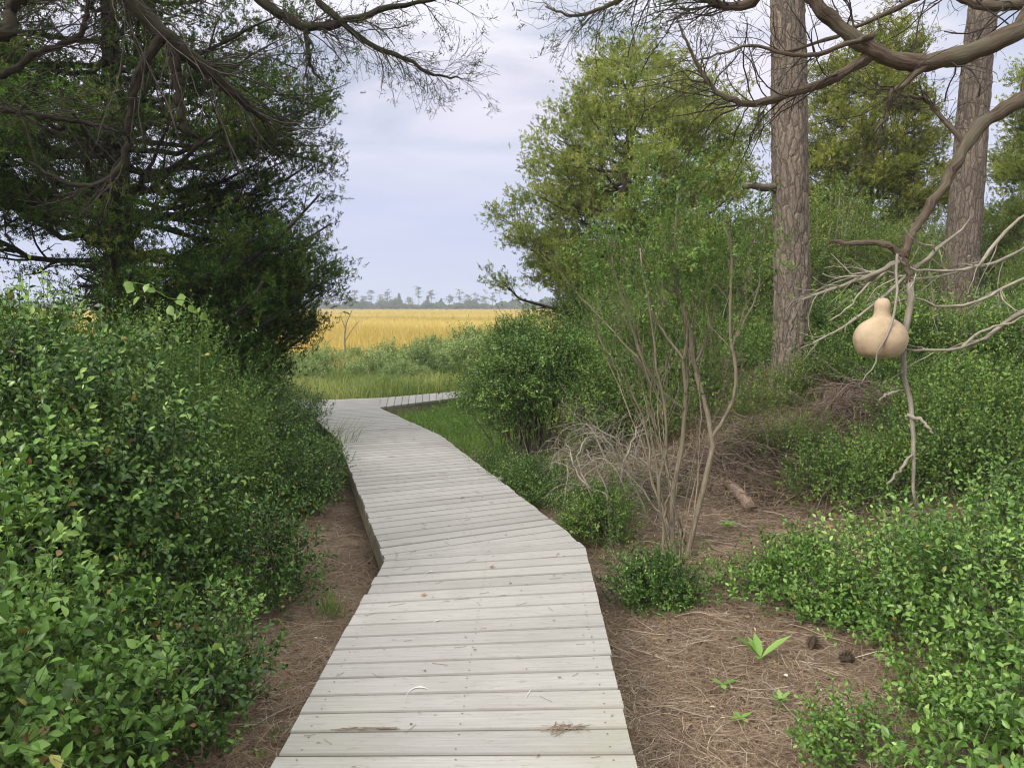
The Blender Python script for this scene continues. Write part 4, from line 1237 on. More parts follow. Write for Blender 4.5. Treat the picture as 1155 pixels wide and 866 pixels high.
    for pts, r in pale:
        P = catmull([at(*p) for p in pts], 14); P[1:-1] += rng.normal(size=(12, 3)) * .004
        Pl.append(P); Rl.append((np.linspace(r, r * .45, 14) * (.3 + .7 * sm(np.linspace(0, 1, 14) / .25)) if r in (2.6, 2.2) else np.linspace(r, r * .45, 14)) * w)
    Pl, Rl = np.array(Pl), np.array(Rl)
    tubes(gp, Pl, Rl, 6, tint=U(.3, .8, len(Pl)), rough=.04)
    P2, R2 = grow(Pl[1:7], Rl[1:7], 60, (.12, .5), (.35, .9), -.02, 7, .16, .2, .5)
    tubes(gp, P2, np.clip(R2, .0014, .005), 4, tint=U(.3, .9, len(P2)))
    P3, R3 = grow(P2, R2, 110, (.06, .2), (.4, .9), -.02, 5, .2, .2, .6)
    tubes(gp, P3, np.clip(R3, .001, .003), 3, tint=U(.3, .9, len(P3)))
    gp.build('dead_branches', M['twig_pale'], root, offset=base)


overhang_right()


def overhang_left():
    base = loc_(-4.3, 3.9)
    root = empty('overhanging_tree', base, 'tree whose dark bare limbs and fine twigs hang across the upper left', 'tree')
    g = Geo()
    tp = catmull([(-4.3, 3.9, base[2] - .15), (-4.25, 3.95, 1.2), (-4.1, 4.0, 2.8), (-4.0, 4.1, 4.4), (-4.1, 4.2, 6.5)], 40)
    tubes(g, tp, np.linspace(.2, .06, 40), 14, rough=.05)
    g.build('trunk', M['dark_bark'], root, offset=base)
    w = 4.8 / F

    def limb(pts, r, K=30):
        P = catmull([p if isinstance(p, np.ndarray) else at(*p) for p in pts], K)
        return P, np.interp(np.linspace(0, 1, K), np.linspace(0, 1, len(r)), r) * w
    L = [limb([np.array([-4.0, 4.1, 4.2]), (60, -75, 4.7), (135, -12, 4.8), (175, 30, 4.85), (205, 55, 4.9), (240, 85, 5.0), (275, 115, 5.1), (300, 138, 5.2)], [13, 12, 10, 9, 8, 6.5, 5, 3]),
         limb([(183, 38, 4.85), (160, 78, 4.85), (147, 120, 4.85), (143, 165, 4.85), (128, 198, 4.85), (98, 210, 4.85), (60, 200, 4.8), (35, 182, 4.8)], [6, 5, 4, 4, 3.6, 3, 2.2, 1.2]),
         limb([(193, 50, 4.9), (199, 80, 4.9), (202, 115, 4.9), (208, 145, 4.9), (222, 155, 5.0)], [6, 5.4, 4.8, 3.6, 2]),
         limb([np.array([-4.05, 4.15, 5.0]), (150, -120, 5.0), (260, -30, 5.2), (310, 12, 5.2), (345, 30, 5.2), (390, 24, 5.2), (440, 10, 5.2), (500, -3, 5.2)], [10, 9, 7.5, 6, 5, 4, 3, 2]),
         limb([(290, -4, 5.2), (345, -8, 5.2), (370, 12, 5.2), (420, 52, 5.2), (455, 66, 5.2), (490, 84, 5.2), (520, 88, 5.2)], [5, 4.4, 4, 3, 2.4, 1.6, .9]),
         limb([np.array([-4.1, 4.0, 3.3]), (-20, 40, 4.4), (10, 10, 4.5), (30, -6, 4.5), (60, -40, 4.6)], [9, 7, 6, 6, 4]),
         limb([np.array([-4.1, 4.0, 3.0]), (-30, 85, 4.6), (40, 60, 4.7), (90, 40, 4.8), (100, 0, 4.8)], [5, 4, 3.4, 3, 2]),
         limb([np.array([-4.15, 4.0, 2.7]), (-30, 120, 4.8), (40, 130, 4.9), (100, 140, 5.0), (140, 150, 5.0)], [4, 3.4, 3, 2.2, 1]),
         limb([(345, 30, 5.2), (348, 55, 5.2), (350, 75, 5.2), (362, 92, 5.2)], [3, 2.6, 2, 1])]
    for P, R_ in L:
        gg = Geo(); P = P + np.vstack([np.zeros((1, 3)), rng.normal(size=(len(P) - 1, 3)) * .006])
        gnarly(gg, P, R_, 10)
        gg.build('limb', M['dark_bark'], root, offset=base)
    gt = Geo()
    ee = []
    for i, n, n2, lr, gr in ((0, 70, 200, (.4, 1.3), -.03), (1, 16, 60, (.2, .7), 0), (3, 44, 170, (.2, .6), -.03), (4, 36, 150, (.15, .5), -.03), (5, 18, 60, (.3, .8), -.02), (6, 30, 90, (.3, 1.0), -.02), (7, 34, 110, (.3, 1.0), -.02), (8, 12, 40, (.1, .4), -.05)):
        P, R_ = L[i]
        P2, R2 = grow(P[None], R_[None], n, lr, (.35, 1.0), gr, 9, .12, .2, .35)
        R2 = np.clip(R2, .0014, .0036)
        tubes(gt, P2, R2, 4, tint=U(.3, 1, n))
        P3, R3 = grow(P2, R2, n2, (.1, .4), (.35, .9), gr, 6, .2, .1, .6)
        tubes(gt, P3, np.clip(R3, .0012, .003), 3, tint=U(.3, 1, n2))
        P4, R4 = grow(P3, R3, n2, (.04, .16), (.4, 1.0), gr, 4, .25, .2, .7)
        tubes(gt, P4, np.clip(R4, .001, .002), 3, tint=U(.3, 1, n2))
        if i in (3, 4, 8): ee.append(np.concatenate([P3[:, 3], P4[:, -1]]))
    gt.build('twigs', M['twig_dark'], root, offset=base)
    ee = np.concatenate(ee); ee = ee[rng.choice(len(ee), 130, replace=False)]
    gf = Geo(); Q = np.repeat(ee, 5, 0) + rng.normal(size=(650, 3)) * .03
    sprays(gf, None, Q, nrm(rdir(650) + np.array([0, 0, .3])), .06, 7, .028, .2, U(.1, .5, 650), 0, .2, .8, droop=0)
    gf.build('needle_tufts', M['cedar_shaded'], root, offset=base)


overhang_left()


# ------------------------------------------------------------------ gourd
def gourd():
    Yg = 3.62
    c = at(992, 404, Yg); top = at(992, 339, Yg)
    px = Yg / F
    prof = [(0, 404.2), (8, 404), (16, 402.5), (22, 399), (26, 393), (28.3, 386), (28.4, 380), (26.6, 373), (23, 367.5), (18, 363), (13, 360), (10, 357.5), (8.6, 354), (8.2, 350), (8.4, 346), (8.0, 342.5), (6.8, 339.6), (4.8, 337.6), (2.4, 336.7), (0, 336.5)]
    g = Geo(); K = 40
    pr = catmull([(r, 404.2 - y, 0) for r, y in prof], 70)
    pr[:, 0] = np.maximum(pr[:, 0], 0)
    an = np.arange(K) * 2 * PI / K
    wob = 1 + .012 * np.sin(2 * an + .6) + .008 * np.sin(3 * an)
    V = np.stack([pr[:, 0:1] * px * np.cos(an) * wob, pr[:, 0:1] * px * np.sin(an) * wob, pr[:, 1:2] * px + 0 * an], -1)
    V[..., 0] += (pr[:, 1:2] * px) ** 2 * .03
    i = np.arange(70 * K).reshape(70, K); n = np.roll(i, -1, 1)
    g.add(V, np.stack([i[:-1], n[:-1], n[1:], i[1:]], -1).reshape(-1, 4))
    top = at(992, 337, Yg)
    root = empty('hanging_gourd', c, 'tan dried gourd hanging from a pale dead branch', 'gourd')
    g.build('gourd_body', M['gourd'], root)
    # dark hole at the back-right, and a wire over the branch
    gh = Geo()
    hr = [(0, 0), (.018, 0), (.021, .003), (.018, .006)]
    gw = Geo()
    br = at(1000, 332, 3.72); t = top - c
    q = br - c
    W = catmull([t + [0, 0, -.012], t + [.004, .02, .012], q + [0, .012, .006], q + [0, .0, .020], q + [0, -.016, .004], t + [.006, -.004, .014], t + [.003, 0, -.012]], 24)
    tubes(gw, W, np.full(24, .0015), 6)
    gw.build('hanging_wire', M['wire'], root)


gourd()


# ------------------------------------------------------------------ grasses
def blades(g, P, h, wd, lean, tint, az=None):
    n = len(P)
    az = U(0, 2 * PI, n) if az is None else az
    d = np.stack([np.cos(az), np.sin(az), 0 * az], 1)
    fa = U(0, 2 * PI, n); s = np.stack([np.cos(fa), np.sin(fa), 0 * fa], 1)
    h = np.broadcast_to(h, (n,))[:, None]; wd = np.broadcast_to(wd, (n,))[:, None]; ln = np.broadcast_to(lean, (n,))[:, None]
    z = np.array([[0, 0, 1.]])
    m = P + z * h * .55 + d * h * ln * .35
    t = P + z * h * (1 - .35 * ln) + d * h * ln
    V = np.stack([P - s * wd * .5, P + s * wd * .5, m + s * wd * .42, m - s * wd * .42, t], 1)
    b = np.arange(n)[:, None] * 5
    g.add(V, [b + [[0, 1, 2, 3]], b + [[3, 2, 4]]], np.repeat(np.broadcast_to(tint, (n,)), 5))


def marsh():
    # golden cordgrass, density falls with distance
    g = Geo()
    n = 130000
    u = U(0, 1, n)
    y = 19 * (390 / 19) ** u
    hw = .62
    x = U(-hw, .30, n) * y - 1
    k = (y > 21 + 3.0 * np.sin(x * .45 + 1) + 1.5 * np.sin(x * 1.3))
    x, y = x[k], y[k]; n = len(x)
    band = .5 + .34 * np.sin(y * .11 + x * .02 + 1.5 * np.sin(x * .03)) * np.sin(x * .05 + y * .02) + .12 * rng.normal(size=n)
    hh = (.75 + .15 * np.sin(x * .3) * np.sin(y * .23)) * U(.7, 1.15, n)
    blades(g, np.stack([x, y, gz(x, y)], 1), hh, np.maximum(.012, y * .0007), U(.05, .45, n), np.clip(band, 0, 1))
    o = g.build('marsh_grass', M['gold_grass']); tag(o, 'golden marsh grass filling the flat meadow behind', 'grass', kind='stuff')
    # olive reeds directly behind the boardwalk junction
    g = Geo(); n = 30000
    x = U(-9, 2.2, n); y = U(13.4, 19.5, n)
    far = np.interp(x, [-9, BW[6][0], BW[7][0], 3], [BW[6][1] + .5, BW[6][1] + .15, BW[7][1] + .25, BW[7][1] + .7])
    k = (y > far) ; x, y = x[k], y[k]; n = len(x)
    blades(g, np.stack([x, y, gz(x, y)], 1), U(.2, .6, n), .014, U(.1, .7, n), np.clip(.5 + .25 * np.sin(x * 1.7 + y) + .32 * rng.normal(size=n), 0, 1))
    o = g.build('reed_grass', M['reed']); tag(o, 'olive green tall grass behind the boardwalk junction', 'grass', kind='stuff')
    # bright green weeds in the inner corner of the junction
    g = Geo(); n = 9000
    x = U(-2.3, .6, n); y = U(9.2, 14.2, n)
    rx = np.interp(y, [BW[3][1], BW[4][1]], [BW[3][0], BW[4][0]])
    ny = np.interp(x, [BW[4][0], BW[8][0]], [BW[4][1], BW[8][1]])
    k = (x > rx + .12) & (y < ny - .12) & (U(0, 1, n) < sm((x - rx) / .7 + .1)); x, y = x[k], y[k]; n = len(x)
    blades(g, np.stack([x, y, gz(x, y)], 1), U(.10, .32, n), .010, U(.2, .9, n), np.clip(.4 + .25 * rng.normal(size=n), 0, 1))
    sprays(g, None, np.stack([x, y, gz(x, y) + .03], 1), nrm(rdir(n) * .5 + np.array([0, 0, 1.])), U(.12, .26, n), 6, .028, .4, U(.2, .8, n), 0, .6, .9)
    o = g.build('weed_patch', M['weed']); tag(o, 'bright green weeds in the inner corner of the boardwalk junction', 'weeds', kind='stuff')
    g = Geo(); n = 9000
    px = U(690, 1155, n); py = U(385, 590, n)
    keep = U(0, 1, n) < np.clip(1.2 - np.hypot((px - 900) / 260, (py - 465) / 100), 0, 1)
    px, py = px[keep], py[keep]
    P = np.array([hit(a, b) for a, b in zip(px[:2200], py[:2200])])
    P = np.repeat(P, 6, 0) + np.concatenate([rng.normal(size=(len(P) * 6, 2)) * .07, np.zeros((len(P) * 6, 1))], 1)
    P[:, 2] = gz(P[:, 0], P[:, 1])
    blades(g, P, U(.06, .30, len(P)), .006, U(.3, 1.1, len(P)), np.clip(.5 + .25 * rng.normal(size=len(P)), 0, 1))
    o = g.build('dry_grass', M['dry_grass']); tag(o, 'dry tan grass on the dune slope around the straight pine foot', 'dry grass', kind='stuff')
    # thin grass over the boards
    root_l = at(392, 497, 9.0)
    b = loc_(-2.12, 8.85)
    root = empty('grass_tuft', b, 'wispy dry grass tuft leaning over the left edge of the far boards', 'grass tuft')
    g = Geo(); n = 70
    P = np.stack([rng.normal(size=n) * .10, rng.normal(size=n) * .16, np.zeros(n)], 1)
    blades(g, P, U(.4, .85, n), .006, U(.3, .9, n), U(0, .6, n), az=U(-.9, .9, n))
    g.build('blades', M['reed'], root)
    b = loc_(*hit(371, 694)[:2])
    root = empty('grass_tuft', b, 'small dark green grass tuft on needles beside the near left boards', 'grass tuft')
    g = Geo(); n = 60
    P = np.stack([rng.normal(size=n) * .04, rng.normal(size=n) * .05, np.zeros(n)], 1)
    blades(g, P, U(.1, .24, n), .005, U(.2, .8, n), U(0, .4, n))
    g.build('blades', M['weed'], root)


marsh()


def marsh_shrubs():
    pr = []
    for v in range(3):
        pr.append(make_shrub('marsh_shrub', 'x', 'shrub', np.array([0., -40., -.28]),
                             [(0, 0, .55, .85, .7, .55), (.5, .1, .45, .6, .6, .45), (-.5, 0, .4, .6, .6, .42), (U(-.3, .3), 0, .85, .45, .45, .36)],
                             330, 7, .095, 6, .34, 'marsh_leaf', (.12, .26), 0, .13, base_r=.4, tint=(.0, .95), stems=60, stem_r=.008, stem_mat='twig_pale', shell=.75, up=.6))
    spots = [(335, 19, 0, .75, 'grey green marsh shrub nearest the dark cedar on the left'),
             (365, 20.5, 1, .85, 'grey green marsh shrub left of the dead snag'),
             (392, 22.0, 2, .75, 'grey green marsh shrub around the foot of the dead snag'),
             (415, 19.0, 0, .7, 'low marsh shrub right of the dead snag, front row'),
             (352, 17.5, 2, .7, 'pale low marsh shrub at the left end of the reeds'),
             (440, 21.5, 1, .95, 'grey green marsh shrub in the middle of the marsh edge'),
             (470, 19.5, 2, .85, 'full grey green marsh shrub behind the middle of the reeds'),
             (490, 23.5, 0, 1.05, 'tall marsh shrub in the back row centre right'),
             (512, 20.0, 1, .95, 'grey green marsh shrub left of the rounded dark bush, front row'),
             (530, 22.5, 2, 1.2, 'largest pale marsh shrub against the golden grass'),
             (552, 19.5, 0, 1.05, 'marsh shrub partly behind the rounded dark bush'),
             (585, 21.5, 1, 1.1, 'marsh shrub mostly hidden by the rounded dark bush'),
             (300, 21.5, 1, .9, 'marsh shrub below the low branches of the dark cedar'),
             (455, 17.8, 0, .6, 'lowest marsh shrub rising out of the reeds')]
    used = set()
    for px, Y, v, sc, lb in spots:
        l = loc_((px - 577.5) / F * Y, Y); l[2] -= .05
        if v in used: copy_thing(pr[v], l, U(0, 6), sc, lb, 'shrub')
        else:
            used.add(v); o = pr[v]; o.location = tuple(l); o.rotation_euler = (0, 0, U(0, 6)); o.scale = (sc,) * 3; o['label'] = lb
    # dead snag
    Y = 23.0
    b = loc_((391 - 577.5) / F * Y, Y)
    root = empty('dead_snag', b, 'small bare grey dead snag standing in the marsh', 'dead tree')
    g = Geo()
    Ps = [catmull([b - [0, 0, .1], at(389, 390, Y), at(390, 368, Y), at(397, 350, Y)], 12), catmull([at(389, 385, Y), at(397, 372, Y), at(405, 362, Y)], 12), catmull([at(390, 372, Y), at(386, 362, Y), at(384, 352, Y)], 12)]
    Rs = [np.linspace(.035, .010, 12), np.linspace(.016, .006, 12), np.linspace(.014, .006, 12)]
    tubes(g, np.array(Ps), np.array(Rs), 6)
    P2, R2 = grow(np.array(Ps), np.array(Rs), 14, (.2, .5), (.4, .9), 0, 5, .15, .4)
    tubes(g, P2, R2, 4)
    g.build('trunk', M['stem_tan'], root, offset=b)


marsh_shrubs()


# ------------------------------------------------------------------ far shore
def far_shore():
    Y0 = 395.0
    g = Geo(); n = 42000
    x = U(-330, 110, n)
    top = 3.4 + 1.1 * np.sin(x * .11) * np.sin(x * .047 + 1) + 1.2 * np.sin(x * .31 + 2) + .8 * np.sin(x * .8)
    top = np.maximum(top, 2)
    z = -.5 + top * U(0, 1, n) ** .75
    y = Y0 + U(0, 14, n)
    d = rdir(n)
    leaves(g, np.stack([x, y, z], 1), d, rdir(n) + np.array([0, 0, .6]), U(.7, 1.5, n), U(.5, 1.0, n), np.clip(.5 + .25 * np.sin(x * .5 + z) + .2 * rng.normal(size=n), 0, 1))
    o = g.build('far_thicket', M['far_leaf']); tag(o, 'low dark thicket along the far edge of the golden marsh', 'thicket', kind='stuff')
    pines_ = [(380, 329, 'tall'), (392, 335, 's'), (401, 327.5, 'tall'), (411, 334, 's'), (420, 327, 'tall'), (429, 333, 's'), (438, 325.5, 'tall'), (451, 331, 'fat'), (462, 335, 's'), (473, 323.5, 'tall'), (483, 334, 'fat'),
              (487, 327, 's'), (498, 337, 'fat'), (508, 334, 's'), (519, 326, 'tall'), (528, 332, 'tall'), (538, 331.5, 'tall'), (546, 335, 's'), (372, 334, 's'), (556, 330, 'tall')]
    pines_.sort()
    names = ['first', 'second', 'third', 'fourth', 'fifth', 'sixth', 'seventh', 'eighth', 'ninth', 'tenth', 'eleventh', 'twelfth', 'thirteenth', 'fourteenth', 'fifteenth', 'sixteenth', 'seventeenth', 'eighteenth', 'nineteenth', 'twentieth']
    for i, (px, py, kd) in enumerate(pines_):
        Y = Y0 - 1 + U(-3, 8)
        b = np.array([(px - 577.5) / F * Y, Y, -.6])
        h = at(px, py, Y)[2] + .6
        desc = {'tall': 'tall thin far pine with flat crown', 's': 'short slender far pine', 'fat': 'bushy far evergreen with full crown'}[kd]
        root = empty('far_pine', b, f'{desc}, {names[i]} from the left on the far shore', 'pine tree', 'pines on the far shore')
        gt, gc = Geo(), Geo()
        P = catmull([b * 0, [U(-.2, .2), 0, h * .5], [U(-.4, .4), 0, h * .96]], 8)
        tubes(gt, P, np.linspace(.17, .06, 8), 5)
        B, R = grow(P[None], np.full((1, 8), .10), 15, (.9, 3.4), (1.0, 1.5), .05, 5, .12, .45 if kd != 'fat' else .25, .6)
        tubes(gt, B, np.maximum(R, .05), 3)
        gt.build('trunk', M['far_leaf'] if False else M['cedar_bark'], root)
        if kd == 'fat':
            n = 420; zc = U(.2, 1, n); r = (1.05 - zc) * h * .30
            a = U(0, 6.28, n); c = np.stack([np.cos(a) * r * U(.2, 1, n), np.sin(a) * r * U(.2, 1, n), zc * h], 1)
        else:
            tips = np.concatenate([B[:, -1], B[:, 3], P[-1:]])
            c = np.repeat(tips, 6, 0); c = c + rng.normal(size=c.shape) * np.array([.6, .6, .16]); n = len(c)
        leaves(gc, c, rdir(n) * np.array([1, 1, .5]), rdir(n) + np.array([0, 0, .8]), U(.4, .9, n), U(.25, .5, n), U(.2, 1, n))
        gc.build('crown', M['far_leaf'], root)


far_shore()


# ------------------------------------------------------------------ ground litter
def litter():
    g = Geo()

    def needles(x, y, zoff=.0, L=(.05, .16), wd=.0019, tl=None):
        n = len(x)
        a = U(0, 2 * PI, n); ln = U(L[0], L[1], n)
        d = np.stack([np.cos(a), np.sin(a), U(-.12, .16, n)], 1)
        s = np.stack([-np.sin(a), np.cos(a), U(-.4, .4, n)], 1)
        z = gz(x, y) + U(.002, .018, n) + zoff + .022 * np.clip(np.sin(x * 6.1 + 2 * np.sin(y * 4.3)) * np.sin(y * 7.3 + 1.5 * np.sin(x * 5)), 0, 1)
        p = np.stack([x, y, z], 1)
        c = s * (ln * U(-.16, .16, n))[:, None]
        wv = np.maximum(wd, y * .00038)[:, None] * s
        m = p + d * ln[:, None] * .5 + c; e = p + d * ln[:, None]
        m[:, 2] = np.maximum(m[:, 2], gz(m[:, 0], m[:, 1]) + .003); e[:, 2] = np.maximum(e[:, 2], gz(e[:, 0], e[:, 1]) + .002)
        V = np.stack([p - wv * .5, p + wv * .5, m + wv * .5, m - wv * .5, e + wv * .3, e - wv * .3], 1)
        b = np.arange(n)[:, None] * 6
        g.add(V, np.concatenate([b + [[0, 1, 2, 3]], b + [[3, 2, 4, 5]]]), np.repeat(np.clip(.42 + .23 * rng.normal(size=n) if tl is None else tl, 0, 1), 6))

    L1, L2, R1, R2 = BW[0], BW[1], BW[2], BW[3]
    n = 150000
    y = 1.6 + 8.6 * U(0, 1, n) ** 1.5
    re = np.interp(y, [R1[1], R2[1]], [R1[0], R2[0]]); re = np.where(y < R1[1], .47, re)
    x = re + U(-.06, 1, n) * np.interp(y, [1.5, 6, 11], [1.9, 2.8, 4.5])
    needles(x, y)
    n = 45000
    y = 1.8 + 8.0 * U(0, 1, n) ** 1.2
    le = np.interp(y, [L1[1], L2[1]], [L1[0], L2[0]]); le = np.where(y < L1[1], -.83, le)
    x = le - U(-.05, 1.1, n)
    needles(x, y)
    # flakes of bark and leaf crumbs
    n = 5000
    y = 1.7 + 8 * U(0, 1, n) ** 1.4
    re = np.interp(y, [R1[1], R2[1]], [R1[0], R2[0]]); re = np.where(y < R1[1], .47, re)
    le = np.interp(y, [L1[1], L2[1]], [L1[0], L2[0]]); le = np.where(y < L1[1], -.83, le)
    x = np.where(U(0, 1, n) < .2, le - U(.02, 1.0, n), re + U(.0, 1, n) * np.interp(y, [1.5, 6, 11], [1.9, 3.0, 5.0]))
    leaves(g, np.stack([x, y, gz(x, y) + U(.008, .03, n)], 1), rdir(n) * np.array([1, 1, .25]), rdir(n) * .6 + np.array([0, 0, 1.]), U(.008, .034, n), U(.005, .018, n), np.clip(.25 + .3 * rng.normal(size=n), 0, 1), 0, .2, .3)
    # needles and crumbs blown onto the boards
    n = 110
    y = U(2.3, 10.5, n); cx_ = np.interp(y, [L1[1], L2[1]], [L1[0], L2[0]]); cx_ = np.where(y < L1[1], -.83, cx_); x = cx_ + U(.05, 1.25, n)
    a = rng.normal(size=n) * .6; ln = U(.02, .09, n); d = np.stack([np.cos(a), np.sin(a), 0 * a], 1) * ln[:, None]
    p = np.stack([x, y, np.full(n, .0035)], 1)
    tubes(g, np.stack([p - d * .5, p + U(-.004, .004, (n, 3)) * [1, 1, 0], p + d * .5], 1), np.full((n, 3), .0009), 4, tint=U(.1, .45, n))
    n = 160
    y = U(2.3, 10.5, n); cx_ = np.interp(y, [L1[1], L2[1]], [L1[0], L2[0]]); cx_ = np.where(y < L1[1], -.83, cx_); x = cx_ + U(.05, 1.25, n)
    leaves(g, np.stack([x, y, np.full(n, .004)], 1), rdir(n) * np.array([1, 1, .0]), np.array([[0, 0, 1.]]) + .2 * rng.normal(size=(n, 3)), U(.006, .022, n), U(.004, .011, n), U(0, .4, n), 0, .0, .2)
    n = 2600
    y = 1.9 + 8.5 * U(0, 1, n) ** 1.3
    re = np.interp(y, [R1[1], R2[1]], [R1[0], R2[0]]); re = np.where(y < R1[1], .47, re)
    x = re + U(.0, 1, n) * np.interp(y, [1.5, 6, 11], [1.9, 3.2, 5.5])
    k = U(0, 1, n) < .18
    le = np.interp(y, [L1[1], L2[1]], [L1[0], L2[0]]); le = np.where(y < L1[1], -.83, le)
    x = np.where(k, le - U(.03, .9, n), x)
    az = U(0, 6.28, n); d = np.stack([np.cos(az), np.sin(az), U(-.05, .12, n)], 1)
    st = (U(.06, .34, n) / 5)[:, None]; out = [np.stack([x, y, gz(x, y) + .012], 1)]
    for _ in range(5):
        d = nrm(d + .16 * rng.normal(size=(n, 3)) * np.array([1, 1, .5])); out.append(out[-1] + d * st)
    P = np.stack(out, 1); P[:, :, 2] = np.clip(P[:, :, 2], gz(P[:, :, 0], P[:, :, 1]) + .004, gz(P[:, :, 0], P[:, :, 1]) + .05)
    tubes(g, P, (U(.0009, .0026, n))[:, None] * np.linspace(1, .6, 6)[None], 4, tint=np.clip(.62 + .28 * rng.normal(size=n), 0, 1))
    o = g.build('pine_straw', M['straw']); tag(o, 'brown pine needle litter on both sides of the boardwalk', 'pine needles', kind='stuff')
    # fallen twigs: each a thing
    proto = None
    spots = [(640, 800), (700, 735), (745, 690), (775, 770), (800, 812), (830, 690), (870, 790), (905, 760), (880, 705), (925, 790), (725, 830), (850, 840), (940, 690), (800, 720), (890, 850), (960, 760),
             (345, 640), (330, 705), (305, 760), (380, 600), (290, 820), (345, 790), (860, 620), (830, 610), (800, 660), (990, 700), (745, 790), (915, 830)]
    protos = []
    for v in range(4):
        gg = Geo(); ln = [.28, .36, .22, .45][v]
        P = catmull([[0, 0, 0], [ln * .4, U(-.012, .012), .008], [ln * .75, U(-.03, .03), .006], [ln, U(-.03, .03), .0]], 12)
        R = np.linspace(.0032, .0014, 12)
        tubes(gg, P, R, 5, tint=U(.3, .9))
        P2, R2 = grow(P[None], R[None], 4, (.06, .16), (.4, .8), .02, 5, .15, .3, .7)
        P2[:, :, 2] = np.abs(P2[:, :, 2])
        tubes(gg, P2, R2, 4, tint=U(.3, .9, 4))
        protos.append(gg)
    meshes = []
    for i, (px, py) in enumerate(spots):
        p = hit(px, py); v = i % 4
        if v >= len(meshes):
            o = protos[v].build('fallen_twig', M['twig_pale']); meshes.append(o)
        else:
            o = meshes[v].copy(); COL.objects.link(o)
        o.location = (p[0], p[1], float(gz(p[0], p[1])) + .012); o.rotation_euler = (U(-.05, .05), U(-.08, .02), U(0, 6.28))
        tag(o, 'thin pale fallen twig lying on the brown needles', 'twig', 'fallen twigs on the needles')
    # log
    p = hit(832, 566)
    g = Geo(); a = hit(822, 552); b = hit(846, 578)
    P = catmull([a + [0, 0, .05], (a + b) / 2 + [0, 0, .06], b + [0, 0, .045]], 14) - p
    tubes(g, P, np.linspace(.045, .05, 14), 10, rough=.12)
    an = np.arange(10) * 2 * PI / 10
    o = g.build('fallen_log', M['log']); o.location = tuple(p); tag(o, 'short brown fallen log right of the forked stems', 'log')
    # cones
    def cone():
        g = Geo(); n = 90
        k = np.arange(n); t = (k + .5) / n; ph = k * 2.39996
        r = .030 * np.sin(PI * np.clip(t * .92 + .06, 0, 1)) ** .7
        zc = .075 * t
        d = np.stack([np.cos(ph), np.sin(ph), .5 + 0 * ph], 1)
        c = np.stack([np.cos(ph) * r * .45, np.sin(ph) * r * .45, zc], 1)
        leaves(g, c, d, np.stack([-.5 * np.cos(ph), -.5 * np.sin(ph), 1 + 0 * ph], 1), r * .9 + .006, .016, U(0, 1, n), 1, .2, .1)
        P = np.array([[0, 0, z] for z in np.linspace(.004, .072, 8)]); tubes(g, P, .014 * np.sin(np.linspace(.5, 2.8, 8)), 8)
        return g
    o = cone().build('pine_cone', M['cone']); p = hit(945, 748); o.location = (p[0], p[1], p[2] + .03); o.rotation_euler = (1.4, .2, 1.0)
    tag(o, 'brown pine cone lying on the needles, the right one of two', 'pine cone')
    c2 = o.copy(); COL.objects.link(c2); p = hit(914, 735); c2.location = (p[0], p[1], p[2] + .012); c2.rotation_euler = (.35, -.2, 2.4)
    c2['label'] = 'pine cone standing upright on the needles, the left one of two'
    # broad leaf weed
    def weed(px, py, label, n, L, W, el, scale=1.0):
        p = hit(px, py); p[2] = gz(p[0], p[1])
        root = empty('broadleaf_weed', p, label, 'plant')
        g = Geo()
        az = np.linspace(0, 2 * PI, n, endpoint=False) + .4 if n != 5 else np.array([.25, 2.75, 1.7, 4.2, 2.2])
        d = np.stack([np.cos(az), np.sin(az), np.resize(el, n)], 1)
        leaves(g, np.zeros((n, 3)) + [0, 0, .04 * scale], d, np.array([[0, 0, 1.]]) - .3 * d, np.resize(L, n) * scale, W * scale, U(.35, .8, n), 1, .12, .2)
        g.build('leaves', M['glossy_light'], root)
        gs = Geo(); tubes(gs, np.array([[0, 0, -.02], [.002, 0, .02], [0, .003, .05 * scale]]), np.array([.004, .0035, .003]), 6)
        gs.build('stem', M['glossy_light'], root)
    weed(858, 750, 'young weed with long upright pale green leaves on bare needles', 5, [.2, .17, .13, .09, .12], .045, [.75, .9, 1.4, .5, 1.2])
    weed(815, 782, 'flat green leaf pair on needles below the long leaved weed', 3, [.09, .07, .06], .03, [.2, .3, .25])
    weed(880, 800, 'small dark green seedling on needles right of the flat leaf pair', 6, [.07, .06, .05], .022, [.8, 1.0, .6])
    weed(835, 820, 'tiny yellowish seedling low on the needles near the bottom edge', 4, [.06, .05], .025, [.3, .2])
    weed(820, 600, 'yellow green seedling beside the short fallen log', 6, [.09, .07, .08], .035, [.7, .9, .5])
    # needles on the boards
    for px, py, lb, n, az0 in ((637, 822, 'clump of reddish pine needles on the near right boards', 34, .3), (418, 822, 'thin row of fallen needles lying in a gap of the near boards', 22, 0.0)):
        p = atz(px, py, .002)
        g = Geo(); a = az0 + rng.normal(size=n) * (.5 if n > 30 else .05); ln = U(.04, .11, n)
        c = np.stack([rng.normal(size=n) * (.03 if n > 30 else .06), rng.normal(size=n) * (.012 if n > 30 else .003), U(.001, .008, n)], 1)
        d = np.stack([np.cos(a), np.sin(a), U(-.03, .03, n)], 1) * ln[:, None]
        P = np.stack([c - d * .5, c, c + d * .5], 1); P[:, :, 2] = np.maximum(P[:, :, 2], .001)
        tubes(g, P, np.full((n, 3), .0011), 4, tint=U(.2, .6, n))
        o = g.build('needle_clump', M['straw']); o.location = tuple(p); tag(o, lb, 'pine needles')
    # scattered dead leaves
    lp = []
